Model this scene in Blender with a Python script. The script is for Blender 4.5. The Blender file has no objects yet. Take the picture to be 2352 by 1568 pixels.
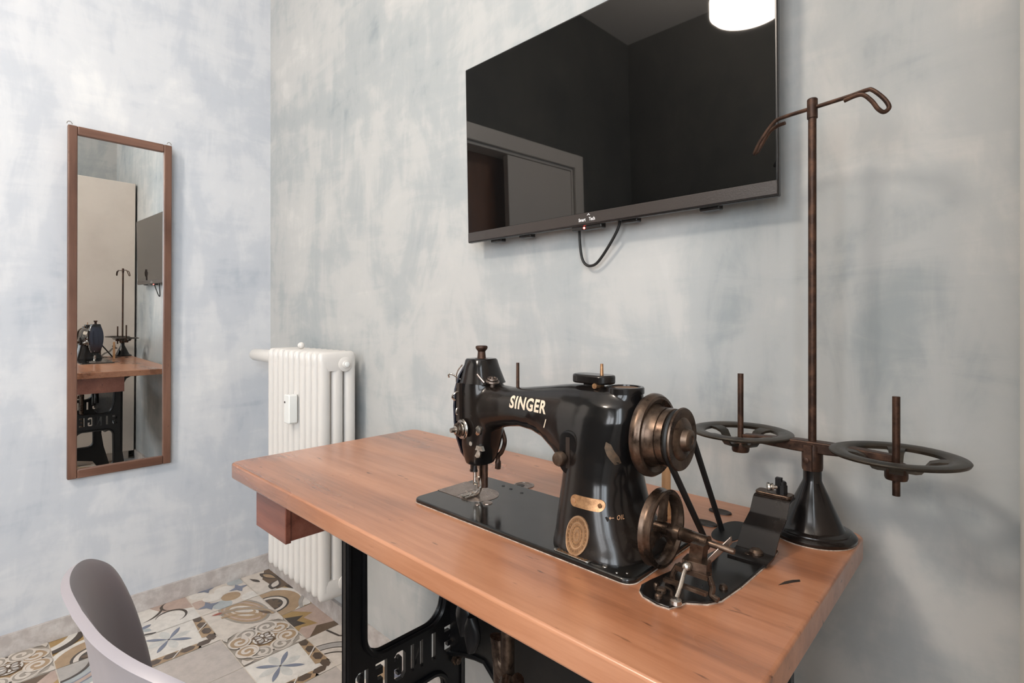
import bpy, bmesh, math, random
from mathutils import Vector, Matrix
from mathutils.bvhtree import BVHTree
random.seed(7)
PI = math.pi
C = bpy.context.scene.collection
SC = bpy.context.scene

# ------------------------------------------------------------------ helpers
def catmull(pts, n=8, closed=False):
    pts = [Vector(p) for p in pts]
    m = len(pts); out = []
    rng = m if closed else m - 1
    for i in range(rng):
        if closed:
            p0, p1, p2, p3 = pts[(i-1) % m], pts[i], pts[(i+1) % m], pts[(i+2) % m]
        else:
            p1, p2 = pts[i], pts[i+1]
            p0 = pts[i-1] if i > 0 else p1*2 - p2
            p3 = pts[i+2] if i+2 < m else p2*2 - p1
        for k in range(n):
            t = k/n
            out.append(0.5*((2*p1) + (p2-p0)*t + (2*p0-5*p1+4*p2-p3)*t*t + (3*p1-p0-3*p2+p3)*t*t*t))
    if not closed: out.append(pts[-1])
    return out

def frame_from(d):
    d = d.normalized()
    a = Vector((0, 0, 1)) if abs(d.z) < .9 else Vector((1, 0, 0))
    u = d.cross(a).normalized(); v = d.cross(u).normalized()
    return u, v

# the table, the machine and what stands on them are scaled about the camera
class CamScale: k = 1.0; t = Vector((0, 0, 0))
def U(p): return Vector(p)*CamScale.k + CamScale.t
class MB:
    """collects shapes, becomes ONE mesh object"""
    def __init__(s): s.v = []; s.f = []; s.m = []; s.mi = 0
    def add(s, vs, fs):
        o = len(s.v); s.v += [Vector(p) for p in vs]
        for f in fs: s.f.append([o+i for i in f]); s.m.append(s.mi)
    def box(s, a, b):
        x0, y0, z0 = a; x1, y1, z1 = b
        s.add([(x0,y0,z0),(x1,y0,z0),(x1,y1,z0),(x0,y1,z0),(x0,y0,z1),(x1,y0,z1),(x1,y1,z1),(x0,y1,z1)],
              [(0,3,2,1),(4,5,6,7),(0,1,5,4),(1,2,6,5),(2,3,7,6),(3,0,4,7)])
        return s
    def obox(s, c, ax, ay, az):
        c = Vector(c); ax, ay, az = Vector(ax), Vector(ay), Vector(az)
        vs = [c-ax-ay-az, c+ax-ay-az, c+ax+ay-az, c-ax+ay-az, c-ax-ay+az, c+ax-ay+az, c+ax+ay+az, c-ax+ay+az]
        s.add(vs, [(0,3,2,1),(4,5,6,7),(0,1,5,4),(1,2,6,5),(2,3,7,6),(3,0,4,7)]); return s
    def cyl(s, a, b, r, r2=None, n=24):
        return s.lathe_axis(a, b, [(0, 0), (0, r), (1, r if r2 is None else r2), (1, 0)], n)
    def lathe_axis(s, a, b, prof, n=32):
        """prof = (t along a->b as fraction, radius)"""
        a, b = Vector(a), Vector(b); d = b-a; u, v = frame_from(d)
        rings = []
        for t, r in prof:
            c = a + d*t
            if r < 1e-6: rings.append([len(s.v)]); s.v.append(c)
            else:
                st = len(s.v)
                for k in range(n):
                    an = 2*PI*k/n; s.v.append(c + u*(r*math.cos(an)) + v*(r*math.sin(an)))
                rings.append(list(range(st, st+n)))
        for A, B in zip(rings, rings[1:]):
            for k in range(n):
                k2 = (k+1) % n
                if len(A) == 1 and len(B) == 1: continue
                if len(A) == 1: f = [A[0], B[k], B[k2]]
                elif len(B) == 1: f = [A[k], B[0], A[k2]]
                else: f = [A[k], B[k], B[k2], A[k2]]
                s.f.append(f); s.m.append(s.mi)
        return s
    def lathe(s, o, prof, n=40, axis=(0,0,1)):
        """prof = (height, radius) along axis from o"""
        ax = Vector(axis); o = Vector(o)
        return s.lathe_axis(o, o+ax, prof, n)
    def tube(s, pts, r, n=10, closed=False, cap=True, flat=None):
        pts = [Vector(p) for p in pts]; m = len(pts)
        rs = r if isinstance(r, (list, tuple)) else [r]*m
        t0 = (pts[1]-pts[0]); u, v = frame_from(t0); rings = []
        prev = t0.normalized()
        for i, p in enumerate(pts):
            if closed: t = pts[(i+1) % m]-pts[i-1]
            elif i == 0: t = pts[1]-pts[0]
            elif i == m-1: t = pts[-1]-pts[-2]
            else: t = pts[i+1]-pts[i-1]
            t = t.normalized()
            q = prev.rotation_difference(t); u = q @ u; v = q @ v; prev = t
            st = len(s.v)
            for k in range(n):
                an = 2*PI*k/n
                s.v.append(p + u*(rs[i]*math.cos(an)) + v*(rs[i]*math.sin(an)))
            rings.append(list(range(st, st+n)))
        pr = list(zip(rings, rings[1:]))
        if closed: pr.append((rings[-1], rings[0]))
        for A, B in pr:
            for k in range(n):
                k2 = (k+1) % n; s.f.append([A[k], B[k], B[k2], A[k2]]); s.m.append(s.mi)
        if cap and not closed:
            s.f.append(rings[0]); s.m.append(s.mi); s.f.append(rings[-1][::-1]); s.m.append(s.mi)
        return s
    def prism(s, poly, h0, h1, plane='xy'):
        """extrude a simple polygon"""
        n = len(poly)
        def P(a, b, h):
            return {'xy': (a, b, h), 'xz': (a, h, b), 'yz': (h, a, b)}[plane]
        vs = [P(a, b, h0) for a, b in poly] + [P(a, b, h1) for a, b in poly]
        fs = [list(range(n))[::-1], list(range(n, 2*n))]
        for k in range(n):
            k2 = (k+1) % n; fs.append([k, k2, n+k2, n+k])
        s.add(vs, fs); return s
    def sphere(s, c, r, n=20, sc=(1,1,1)):
        prof = []
        m = n//2
        c = Vector(c); st = len(s.v)
        for i in range(m+1):
            th = PI*i/m
            prof.append((-math.cos(th)*r, max(0, math.sin(th)*r)))
        s.lathe(c, prof, n)
        for i in range(st, len(s.v)):
            d = s.v[i]-c; s.v[i] = c + Vector((d.x*sc[0], d.y*sc[1], d.z*sc[2]))
        return s
    def loft(s, rings, cap=True):
        idx = []
        for r in rings:
            st = len(s.v); s.v += [Vector(p) for p in r]; idx.append(list(range(st, st+len(r))))
        n = len(rings[0])
        for A, B in zip(idx, idx[1:]):
            for k in range(n):
                k2 = (k+1) % n; s.f.append([A[k], A[k2], B[k2], B[k]]); s.m.append(s.mi)
        if cap:
            s.f.append(idx[0][::-1]); s.m.append(s.mi); s.f.append(idx[-1]); s.m.append(s.mi)
        return s
    def torus(s, c, R, r, axis=(0,0,1), n=48, k=12):
        u, v = frame_from(Vector(axis)); c = Vector(c)
        s.tube([c + u*(R*math.cos(2*PI*i/n)) + v*(R*math.sin(2*PI*i/n)) for i in range(n)], r, k, closed=True)
        return s
    def xform(s, M):
        s.v = [M @ p for p in s.v]; return s
    def build(s, name, mats, parent=None, smooth=True, bevel=0, seg=2, world=True, angle=35):
        me = bpy.data.meshes.new(name)
        off = Vector((0, 0, 0))
        if world and parent is not None:
            q = parent
            while q is not None: off += q.location; q = q.parent
        me.from_pydata([(U(p) if world else p)-off for p in s.v], [], s.f)
        if not isinstance(mats, (list, tuple)): mats = [mats]
        for m in mats: me.materials.append(m)
        if len(mats) > 1: me.polygons.foreach_set('material_index', s.m)
        bm = bmesh.new(); bm.from_mesh(me)
        bmesh.ops.recalc_face_normals(bm, faces=bm.faces)
        bm.to_mesh(me); bm.free()
        o = bpy.data.objects.new(name, me); C.objects.link(o)
        if parent is not None: o.parent = parent
        if smooth:
            me.polygons.foreach_set('use_smooth', [True]*len(me.polygons))
            me.set_sharp_from_angle(angle=math.radians(angle))
        if bevel:
            b = o.modifiers.new('bevel', 'BEVEL'); b.width = bevel; b.segments = seg
            b.limit_method = 'ANGLE'; b.angle_limit = math.radians(40); b.harden_normals = False
        return o

def empty(name, loc, label, cat, group=None):
    o = bpy.data.objects.new(name, None); C.objects.link(o); o.location = loc
    o.empty_display_size = .05
    return tag(o, label, cat, group)
def tag(o, label, cat, group=None):
    o['label'] = label; o['category'] = cat
    if group: o['group'] = group
    return o
def struct(o): o['kind'] = 'structure'; return o
def lab(o, t): o['label'] = t; return o
def rrect(x0, y0, x1, y1, r, n=6):
    out = []
    for cx, cy, a0 in ((x1-r, y1-r, 0), (x0+r, y1-r, 90), (x0+r, y0+r, 180), (x1-r, y0+r, 270)):
        for k in range(n+1):
            a = math.radians(a0 + 90*k/n); out.append((cx+r*math.cos(a), cy+r*math.sin(a)))
    return out
def selli(cx, cy, hx, hy, z, n=40, p=2.6, fn=None):
    out = []
    for k in range(n):
        a = 2*PI*k/n; c, s = math.cos(a), math.sin(a)
        x = cx + hx*math.copysign(abs(c)**(2/p), c); y = cy + hy*math.copysign(abs(s)**(2/p), s)
        out.append(fn(x, y, z) if fn else (x, y, z))
    return out

def curve_mesh(splines, half, xf):
    """2D outline with holes -> solid mesh data (verts, faces), mapped by xf(u,v,w)"""
    cu = bpy.data.curves.new('tmp', 'CURVE'); cu.dimensions = '2D'; cu.fill_mode = 'BOTH'; cu.extrude = half
    for poly in splines:
        sp = cu.splines.new('POLY'); sp.points.add(len(poly)-1)
        for p, q in zip(sp.points, poly): p.co = (q[0], q[1], 0, 1)
        sp.use_cyclic_u = True
    o = bpy.data.objects.new('tmp', cu); C.objects.link(o)
    dg = bpy.context.evaluated_depsgraph_get(); dg.update()
    me = bpy.data.meshes.new_from_object(o.evaluated_get(dg))
    vs = [xf(*v.co) for v in me.vertices]; fs = [list(p.vertices) for p in me.polygons]
    bpy.data.objects.remove(o); bpy.data.curves.remove(cu); bpy.data.meshes.remove(me)
    return vs, fs
def text_mesh(body, size, shear=0, offset=0, sx=1, spacing=1):
    cu = bpy.data.curves.new('tmp', 'FONT'); cu.body = body; cu.size = size; cu.shear = shear; cu.offset = offset
    cu.align_x = 'LEFT'; cu.resolution_u = 4; cu.space_character = spacing
    o = bpy.data.objects.new('tmp', cu); C.objects.link(o)
    dg = bpy.context.evaluated_depsgraph_get(); dg.update()
    me = bpy.data.meshes.new_from_object(o.evaluated_get(dg))
    bm = bmesh.new(); bm.from_mesh(me); bmesh.ops.remove_doubles(bm, verts=bm.verts, dist=1e-6)
    bmesh.ops.triangulate(bm, faces=bm.faces)
    for _ in range(2):
        long = [e for e in bm.edges if e.calc_length() > size*.18]
        if long: bmesh.ops.subdivide_edges(bm, edges=long, cuts=1)
        bmesh.ops.triangulate(bm, faces=bm.faces)
    bm.verts.index_update()
    vs = [(v.co.x*sx, v.co.y) for v in bm.verts]; fs = [[v.index for v in f.verts] for f in bm.faces]
    bm.free(); bpy.data.objects.remove(o); bpy.data.curves.remove(cu); bpy.data.meshes.remove(me)
    return vs, fs

# ------------------------------------------------------------------ materials
def newmat(name):
    m = bpy.data.materials.new(name); m.use_nodes = True
    nt = m.node_tree; b = nt.nodes['Principled BSDF']; return m, nt, b
def simple(name, col, rough=.5, metal=0, spec=None, coat=0, noise=0, nscale=40, col2=None, bump=0, rvar=0):
    m, nt, b = newmat(name); L = nt.links.new
    b.inputs['Base Color'].default_value = (*col, 1); b.inputs['Roughness'].default_value = rough
    b.inputs['Metallic'].default_value = metal
    if spec is not None: b.inputs['Specular IOR Level'].default_value = spec
    if coat: b.inputs['Coat Weight'].default_value = coat; b.inputs['Coat Roughness'].default_value = .08
    if col2 or bump or rvar:
        tc = nt.nodes.new('ShaderNodeTexCoord'); n = nt.nodes.new('ShaderNodeTexNoise')
        n.inputs['Scale'].default_value = nscale; n.inputs['Detail'].default_value = 6; n.inputs['Roughness'].default_value = .65
        L(tc.outputs['Object'], n.inputs['Vector'])
        if col2:
            r = nt.nodes.new('ShaderNodeValToRGB'); r.color_ramp.elements[0].position = .42; r.color_ramp.elements[1].position = .68
            r.color_ramp.elements[0].color = (*col, 1); r.color_ramp.elements[1].color = (*col2, 1)
            L(n.outputs['Fac'], r.inputs['Fac']); L(r.outputs['Color'], b.inputs['Base Color'])
        if rvar:
            mr = nt.nodes.new('ShaderNodeMapRange'); mr.inputs['From Min'].default_value = .3; mr.inputs['From Max'].default_value = .7
            mr.inputs['To Min'].default_value = rough-rvar*.5; mr.inputs['To Max'].default_value = rough+rvar
            L(n.outputs['Fac'], mr.inputs['Value']); L(mr.outputs['Result'], b.inputs['Roughness'])
        if bump:
            bp = nt.nodes.new('ShaderNodeBump'); bp.inputs['Strength'].default_value = bump; bp.inputs['Distance'].default_value = .002
            L(n.outputs['Fac'], bp.inputs['Height']); L(bp.outputs['Normal'], b.inputs['Normal'])
    return m

def plaster(name, cols, seed, along):
    """brushed cloudy decorative plaster"""
    m, nt, b = newmat(name); L = nt.links.new
    g = nt.nodes.new('ShaderNodeNewGeometry')
    def noise(scale, det, sc3, off, dist=0, rough=.55, rot=0):
        mp = nt.nodes.new('ShaderNodeMapping'); mp.inputs['Scale'].default_value = sc3; mp.inputs['Location'].default_value = (off, off*.7, off*1.3)
        if along == 'x': mp.inputs['Rotation'].default_value = (0, rot, 0)
        else: mp.inputs['Rotation'].default_value = (rot, 0, 0)
        n = nt.nodes.new('ShaderNodeTexNoise'); n.inputs['Scale'].default_value = scale; n.inputs['Detail'].default_value = det
        n.inputs['Distortion'].default_value = dist; n.inputs['Roughness'].default_value = rough
        L(g.outputs['Position'], mp.inputs['Vector']); L(mp.outputs['Vector'], n.inputs['Vector']); return n.outputs['Fac']
    st = (1.6, 1.6, .7) 
    big = noise(1.15, 3, (1, 1, 1), seed, 1.0, .5)
    mid = noise(2.4, 5, (1.5, 1.5, .75), seed+3, 1.5, .55, .6)
    fine = noise(6, 7, (.7, .7, 2.2), seed+6, .8, .62, .35)
    fine2 = noise(6, 7, (2.2, 2.2, .6), seed+9, .8, .62, -.5)
    def mix(a, b_, f):
        x = nt.nodes.new('ShaderNodeMix'); x.data_type = 'FLOAT'; x.inputs[0].default_value = f
        L(a, x.inputs[2]); L(b_, x.inputs[3]); return x.outputs[0]
    f = mix(mix(big, mid, .45), mix(fine, fine2, .5), .33)
    r = nt.nodes.new('ShaderNodeValToRGB'); cr = r.color_ramp; cr.interpolation = 'EASE'
    pos = [.37, .46, .54, .635]
    cr.elements[0].position = pos[0]; cr.elements[0].color = (*cols[0], 1)
    cr.elements[1].position = pos[3]; cr.elements[1].color = (*cols[3], 1)
    for k in (1, 2):
        e = cr.elements.new(pos[k]); e.color = (*cols[k], 1)
    L(f, r.inputs['Fac']); L(r.outputs['Color'], b.inputs['Base Color'])
    b.inputs['Roughness'].default_value = .55; b.inputs['Specular IOR Level'].default_value = .25
    bp = nt.nodes.new('ShaderNodeBump'); bp.inputs['Strength'].default_value = .08; bp.inputs['Distance'].default_value = .004
    L(mix(fine, fine2, .5), bp.inputs['Height']); L(bp.outputs['Normal'], b.inputs['Normal'])
    return m

def wood(name, c0, c1, c2, rough=.35, axis=0, scale=1, coat=.3, bump=.05, stain=.5):
    # grain, cloudy stain and dark flecks
    m, nt, b = newmat(name); L = nt.links.new
    g = nt.nodes.new('ShaderNodeTexCoord')
    s = [26*scale]*3; s[axis] = 1.6*scale
    def nz(sc3, det, dist, rough_=.6):
        mp = nt.nodes.new('ShaderNodeMapping'); mp.inputs['Scale'].default_value = sc3
        n = nt.nodes.new('ShaderNodeTexNoise'); n.inputs['Scale'].default_value = 1; n.inputs['Detail'].default_value = det
        n.inputs['Distortion'].default_value = dist; n.inputs['Roughness'].default_value = rough_
        L(g.outputs['Object'], mp.inputs['Vector']); L(mp.outputs['Vector'], n.inputs['Vector']); return n.outputs['Fac']
    a = nz(s, 8, .25)
    s2 = [v*5 for v in s]; s2[axis] = 9*scale
    f2 = nz(s2, 4, 0, .7)
    s3 = [6*scale]*3; s3[axis] = 2.2*scale
    cl = nz(s3, 3, .4, .5)
    mx = nt.nodes.new('ShaderNodeMix'); mx.data_type = 'FLOAT'; mx.inputs[0].default_value = .35; L(a, mx.inputs[2]); L(f2, mx.inputs[3])
    mx2 = nt.nodes.new('ShaderNodeMix'); mx2.data_type = 'FLOAT'; mx2.inputs[0].default_value = stain; L(mx.outputs[0], mx2.inputs[2]); L(cl, mx2.inputs[3])
    r = nt.nodes.new('ShaderNodeValToRGB'); cr = r.color_ramp
    cr.elements[0].position = .365; cr.elements[0].color = (*c0, 1); cr.elements[1].position = .625; cr.elements[1].color = (*c2, 1)
    e = cr.elements.new(.48); e.color = (*c1, 1)
    L(mx2.outputs[0], r.inputs['Fac'])
    # sparse dark flecks
    s4 = [90*scale]*3; s4[axis] = 22*scale
    fl = nz(s4, 2, 0, .5)
    rr = nt.nodes.new('ShaderNodeValToRGB'); rr.color_ramp.elements[0].position = .70; rr.color_ramp.elements[0].color = (0,0,0,1)
    rr.color_ramp.elements[1].position = .78; rr.color_ramp.elements[1].color = (1,1,1,1); L(fl, rr.inputs['Fac'])
    cm = nt.nodes.new('ShaderNodeMix'); cm.data_type = 'RGBA'; L(rr.outputs['Color'], cm.inputs[0]); L(r.outputs['Color'], cm.inputs[6])
    cm.inputs[7].default_value = (c0[0]*.35, c0[1]*.3, c0[2]*.3, 1)
    L(cm.outputs[2], b.inputs['Base Color'])
    b.inputs['Roughness'].default_value = rough
    mr = nt.nodes.new('ShaderNodeMapRange'); mr.inputs['From Min'].default_value = .3; mr.inputs['From Max'].default_value = .7
    mr.inputs['To Min'].default_value = rough-.08; mr.inputs['To Max'].default_value = rough+.14
    L(cl, mr.inputs['Value']); L(mr.outputs['Result'], b.inputs['Roughness'])
    b.inputs['Coat Weight'].default_value = coat; b.inputs['Coat Roughness'].default_value = .18
    bp = nt.nodes.new('ShaderNodeBump'); bp.inputs['Strength'].default_value = bump; bp.inputs['Distance'].default_value = .002
    L(mx.outputs[0], bp.inputs['Height']); L(bp.outputs['Normal'], b.inputs['Normal'])
    return m

def emis(name, col, s):
    m, nt, b = newmat(name); b.inputs['Base Color'].default_value = (*col, 1)
    b.inputs['Emission Color'].default_value = (*col, 1); b.inputs['Emission Strength'].default_value = s; return m

M = {}
M['wall_back'] = plaster('plaster_back', [(.265,.30,.315), (.37,.392,.398), (.455,.462,.456), (.55,.545,.53)], 3.1, 'x')
M['wall_left'] = plaster('plaster_left', [(.40,.435,.485), (.49,.515,.555), (.575,.59,.615), (.67,.675,.68)], 11.7, 'y')
M['wall_dimmed'] = plaster('plaster_dimmed', [(.055,.06,.06), (.075,.08,.078), (.095,.098,.092), (.12,.12,.11)], 5.2, 'x')  # rear plaster: shade put into the colour for dim reflections, less bounce
M['ceiling'] = simple('ceiling_white', (.74,.72,.70), .8)
M['base'] = simple('baseboard_stone', (.40,.36,.34), .5, col2=(.56,.53,.51), nscale=22, bump=.05)
M['rad'] = simple('radiator_enamel', (.64,.615,.585), .28, coat=.2)
M['walnut'] = wood('walnut_frame', (.06,.024,.014), (.115,.052,.032), (.175,.085,.055), .4, axis=2, scale=1.2, coat=.15)
M['walnut_h'] = wood('walnut_frame_cross', (.06,.024,.014), (.115,.052,.032), (.175,.085,.055), .4, axis=1, scale=1.2, coat=.15)
M['top'] = wood('tabletop_wood', (.20,.075,.035), (.35,.145,.072), (.47,.225,.125), .30, axis=0, scale=1, coat=.45, stain=.45)
M['mahog'] = wood('drawer_wood', (.10,.028,.018), (.20,.065,.04), (.28,.11,.07), .38, axis=0, coat=.2)
M['peg'] = wood('peg_wood', (.40,.20,.08), (.55,.29,.13), (.66,.38,.19), .5, axis=2, scale=2, coat=0)
M['mirror'] = simple('mirror_glass', (.86,.88,.88), .0, 1)
M['enamel'] = simple('black_enamel', (.006,.0055,.0055), .16, 0, .38, coat=.12, rvar=.14, nscale=9, col2=(.012,.008,.006), bump=.02)
M['iron'] = simple('black_cast_iron', (.005,.005,.0055), .36, 0, .35, coat=.05, nscale=60, bump=.12, rvar=.12)
M['bed'] = simple('worn_black_bed', (.006,.006,.006), .15, 0, .45, coat=.1, col2=(.014,.012,.010), nscale=30, rvar=.08)
M['steel'] = simple('nickel_steel', (.55,.52,.48), .22, 1, col2=(.30,.26,.22), nscale=60, rvar=.15)
M['worn'] = simple('worn_brown_steel', (.065,.042,.03), .28, .85, col2=(.17,.12,.088), nscale=45, rvar=.18, bump=.06)
M['dull'] = simple('dull_throat_plate', (.27,.215,.185), .26, .9, col2=(.21,.165,.14), nscale=35, rvar=.12)
M['rust'] = simple('rusty_rod', (.035,.018,.012), .42, .6, col2=(.10,.05,.03), nscale=70, rvar=.15, bump=.1)
M['spool'] = simple('dark_olive_metal', (.022,.018,.013), .34, .45, col2=(.055,.042,.03), nscale=30, rvar=.1, bump=.05)
M['dust'] = simple('pale_dust', (.42,.34,.28), .8, col2=(.16,.11,.08), nscale=120)
M['scuff'] = simple('bare_worn_metal', (.10,.065,.038), .5, .3, col2=(.04,.028,.02), nscale=140)
M['rubber'] = simple('black_rubber', (.006,.006,.006), .55)
M['brass'] = simple('aged_brass', (.46,.26,.13), .40, .75, col2=(.24,.12,.06), nscale=160, bump=.15)
M['brasshi'] = simple('brass_rim', (.60,.38,.23), .3, .8)
M['brassdk'] = simple('brass_relief_dark', (.16,.085,.04), .5, .5)
M['decal'] = simple('gold_cream_decal', (.60,.50,.38), .5)
M['gold'] = simple('faded_gold_decal', (.42,.22,.11), .5)
M['tvb'] = simple('tv_black_plastic', (.012,.011,.011), .25)
M['tvs'] = simple('tv_screen', (.0015,.0015,.0015), .4, 0, .03)
M['tvs'].node_tree.nodes['Principled BSDF'].inputs['Coat Weight'].default_value = 1.0; M['tvs'].node_tree.nodes['Principled BSDF'].inputs['Coat Roughness'].default_value = .02
M['tvbez'] = simple('tv_bezel', (.035,.028,.025), .3, 0, .5, nscale=400, bump=.2)
M['tvu'] = simple('tv_underside', (.25,.24,.24), .4)
M['white'] = simple('white_print', (.85,.85,.85), .5)
M['led'] = emis('red_led', (1,.08,.06), 12)
M['chair'] = simple('grey_chair_plastic', (.265,.245,.265), .42, 0, .5)
M['chairleg'] = simple('chair_leg_wood', (.55,.36,.2), .5)
M['cab'] = simple('cream_cabinet', (.72,.66,.60), .35, coat=.1, col2=(.66,.60,.545), nscale=3)
M['door'] = simple('white_door_paint', (.74,.70,.66), .4)
M['brownpanel'] = wood('hall_brown_wood', (.06,.018,.006), (.13,.045,.016), (.2,.075,.03), .35, axis=2)
M['hall'] = simple('hall_wall', (.55,.52,.48), .7)
M['lamp'] = emis('lamp_glass', (1,.87,.74), 58)
M['alloc'] = simple('meter_plastic', (.74,.75,.73), .35)
M['dark'] = simple('dark_recess', (.02,.012,.008), .5)
# floor tile colours
FC = [('grout', (.62,.56,.49)), ('cream', (.58,.525,.47)), ('pale', (.63,.60,.56)), ('taupe', (.30,.265,.225)), ('dark', (.055,.042,.033)),
      ('brown', (.12,.078,.047)), ('tan', (.36,.25,.15)), ('blue', (.17,.19,.25)), ('bluegrey', (.36,.39,.40)), ('ochre', (.34,.22,.085)),
      ('pink', (.43,.325,.275)), ('plain', (.44,.395,.365)), ('grey', (.37,.35,.33)), ('red', (.30,.07,.04)), ('grey2', (.52,.52,.50)), ('umber', (.095,.068,.05))]
FM = [simple('tile_'+n, c, .32, coat=.05, col2=tuple(v*.82 for v in c), nscale=30) for n, c in FC]
FI = {n: i for i, (n, c) in enumerate(FC)}

# ------------------------------------------------------------------ room
RX, RY, RZ = 3.06, -3.19, 3.30
def slab(name, a, b, m): return struct(MB().box(a, b).build(name, m, smooth=False))
slab('wall_back', (-.12, 0, 0), (RX+.12, .12, RZ), M['wall_back'])
# left wall with a doorway (y -2.47..-1.42, z 0..2.1)
DY0, DY1, DZ = -2.36, -1.20, 2.12
slab('wall_left', (-.12, DY1, 0), (0, 0, RZ), M['wall_left'])
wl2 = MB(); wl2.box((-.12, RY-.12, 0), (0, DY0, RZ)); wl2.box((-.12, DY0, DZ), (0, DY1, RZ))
struct(wl2.build('wall_left_far', M['wall_dimmed'], smooth=False))  # same wall as the near part, its plaster darkened to stand for shade
FX0, FX1 = 1.75, 2.85  # opening for the added window behind the camera
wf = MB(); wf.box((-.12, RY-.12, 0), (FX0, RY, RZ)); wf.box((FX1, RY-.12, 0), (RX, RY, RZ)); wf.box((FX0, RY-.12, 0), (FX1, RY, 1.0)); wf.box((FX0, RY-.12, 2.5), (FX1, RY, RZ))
struct(wf.build('wall_front', M['wall_dimmed'], smooth=False))
w = MB()
for a, b in ((FX0, FX0+.06), (FX1-.06, FX1), ((FX0+FX1)/2-.05, (FX0+FX1)/2+.05)): w.box((a, RY-.08, 1.0), (b, RY-.02, 2.5))
for a, b in ((1.0, 1.06), (2.44, 2.5)):
    w.box((FX0+.06, RY-.08, a), ((FX0+FX1)/2-.05, RY-.02, b)); w.box(((FX0+FX1)/2+.05, RY-.08, a), (FX1-.06, RY-.02, b))
struct(w.build('fill_window', M['door'], bevel=.004))  # unseen window, added to carry frontal fill light
WY0, WY1, WZ0, WZ1 = -2.85, -1.45, .85, 2.65
wf = MB(); wf.box((RX, RY-.12, 0), (RX+.12, WY0, RZ)); wf.box((RX, WY1, 0), (RX+.12, 0, RZ))
wf.box((RX, WY0, 0), (RX+.12, WY1, WZ0)); wf.box((RX, WY0, WZ1), (RX+.12, WY1, RZ))
struct(wf.build('wall_right', M['wall_back'], smooth=False))
slab('ceiling', (-.12, RY-.12, RZ), (RX+.12, .12, RZ+.1), M['ceiling'])
slab('baseboard_left', (.0005, DY1+.02, .0006), (.012, -.0125, .068), M['base'])
slab('baseboard_back', (.0005, -.012, .0006), (2.36, -.0005, .068), M['base'])
# window in the right-hand wall
w = MB()
wm = (WY0+WY1)/2
for a, b in ((WY0, WY0+.06), (WY1-.06, WY1), (wm-.05, wm+.05)): w.box((RX+.02, a, WZ0), (RX+.08, b, WZ1))
for a, b in ((WZ0, WZ0+.06), (WZ1-.06, WZ1)):
    w.box((RX+.02, WY0+.06, a), (RX+.08, wm-.05, b)); w.box((RX+.02, wm+.05, a), (RX+.08, WY1-.06, b))
struct(w.build('window_1', M['door'], bevel=.004))
# doorway in the left wall: casing, half-open sliding leaf, brown wood beyond
dc = MB()
dc.box((.0005, DY0-.10, 0), (.022, DY0, DZ+.10)); dc.box((.0005, DY1, 0), (.022, DY1+.10, DZ+.10)); dc.box((.0005, DY0, DZ), (.022, DY1, DZ+.10))
dc.box((-.12, DY0-.0, 0), (.0, DY0+.02, DZ)); dc.box((-.12, DY1-.02, 0), (.0, DY1, DZ)); dc.box((-.12, DY0+.02, DZ-.02), (.0, DY1-.02, DZ))
struct(dc.build('trim_1', M['door'], bevel=.003))
struct(MB().box((-.045, DY0+.022, .01), (-.005, DY0+.70, DZ-.024)).build('door_1', M['door'], bevel=.003))
struct(MB().box((-.16, DY0+.45, .0), (-.125, DY1+.2, 2.2)).build('wall_hall', M['brownpanel'], smooth=False))
struct(MB().box((-.5, DY0-.3, -.05), (-.12, DY1+.5, -.001)).build('floor_hall', M['hall'], smooth=False))

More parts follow.
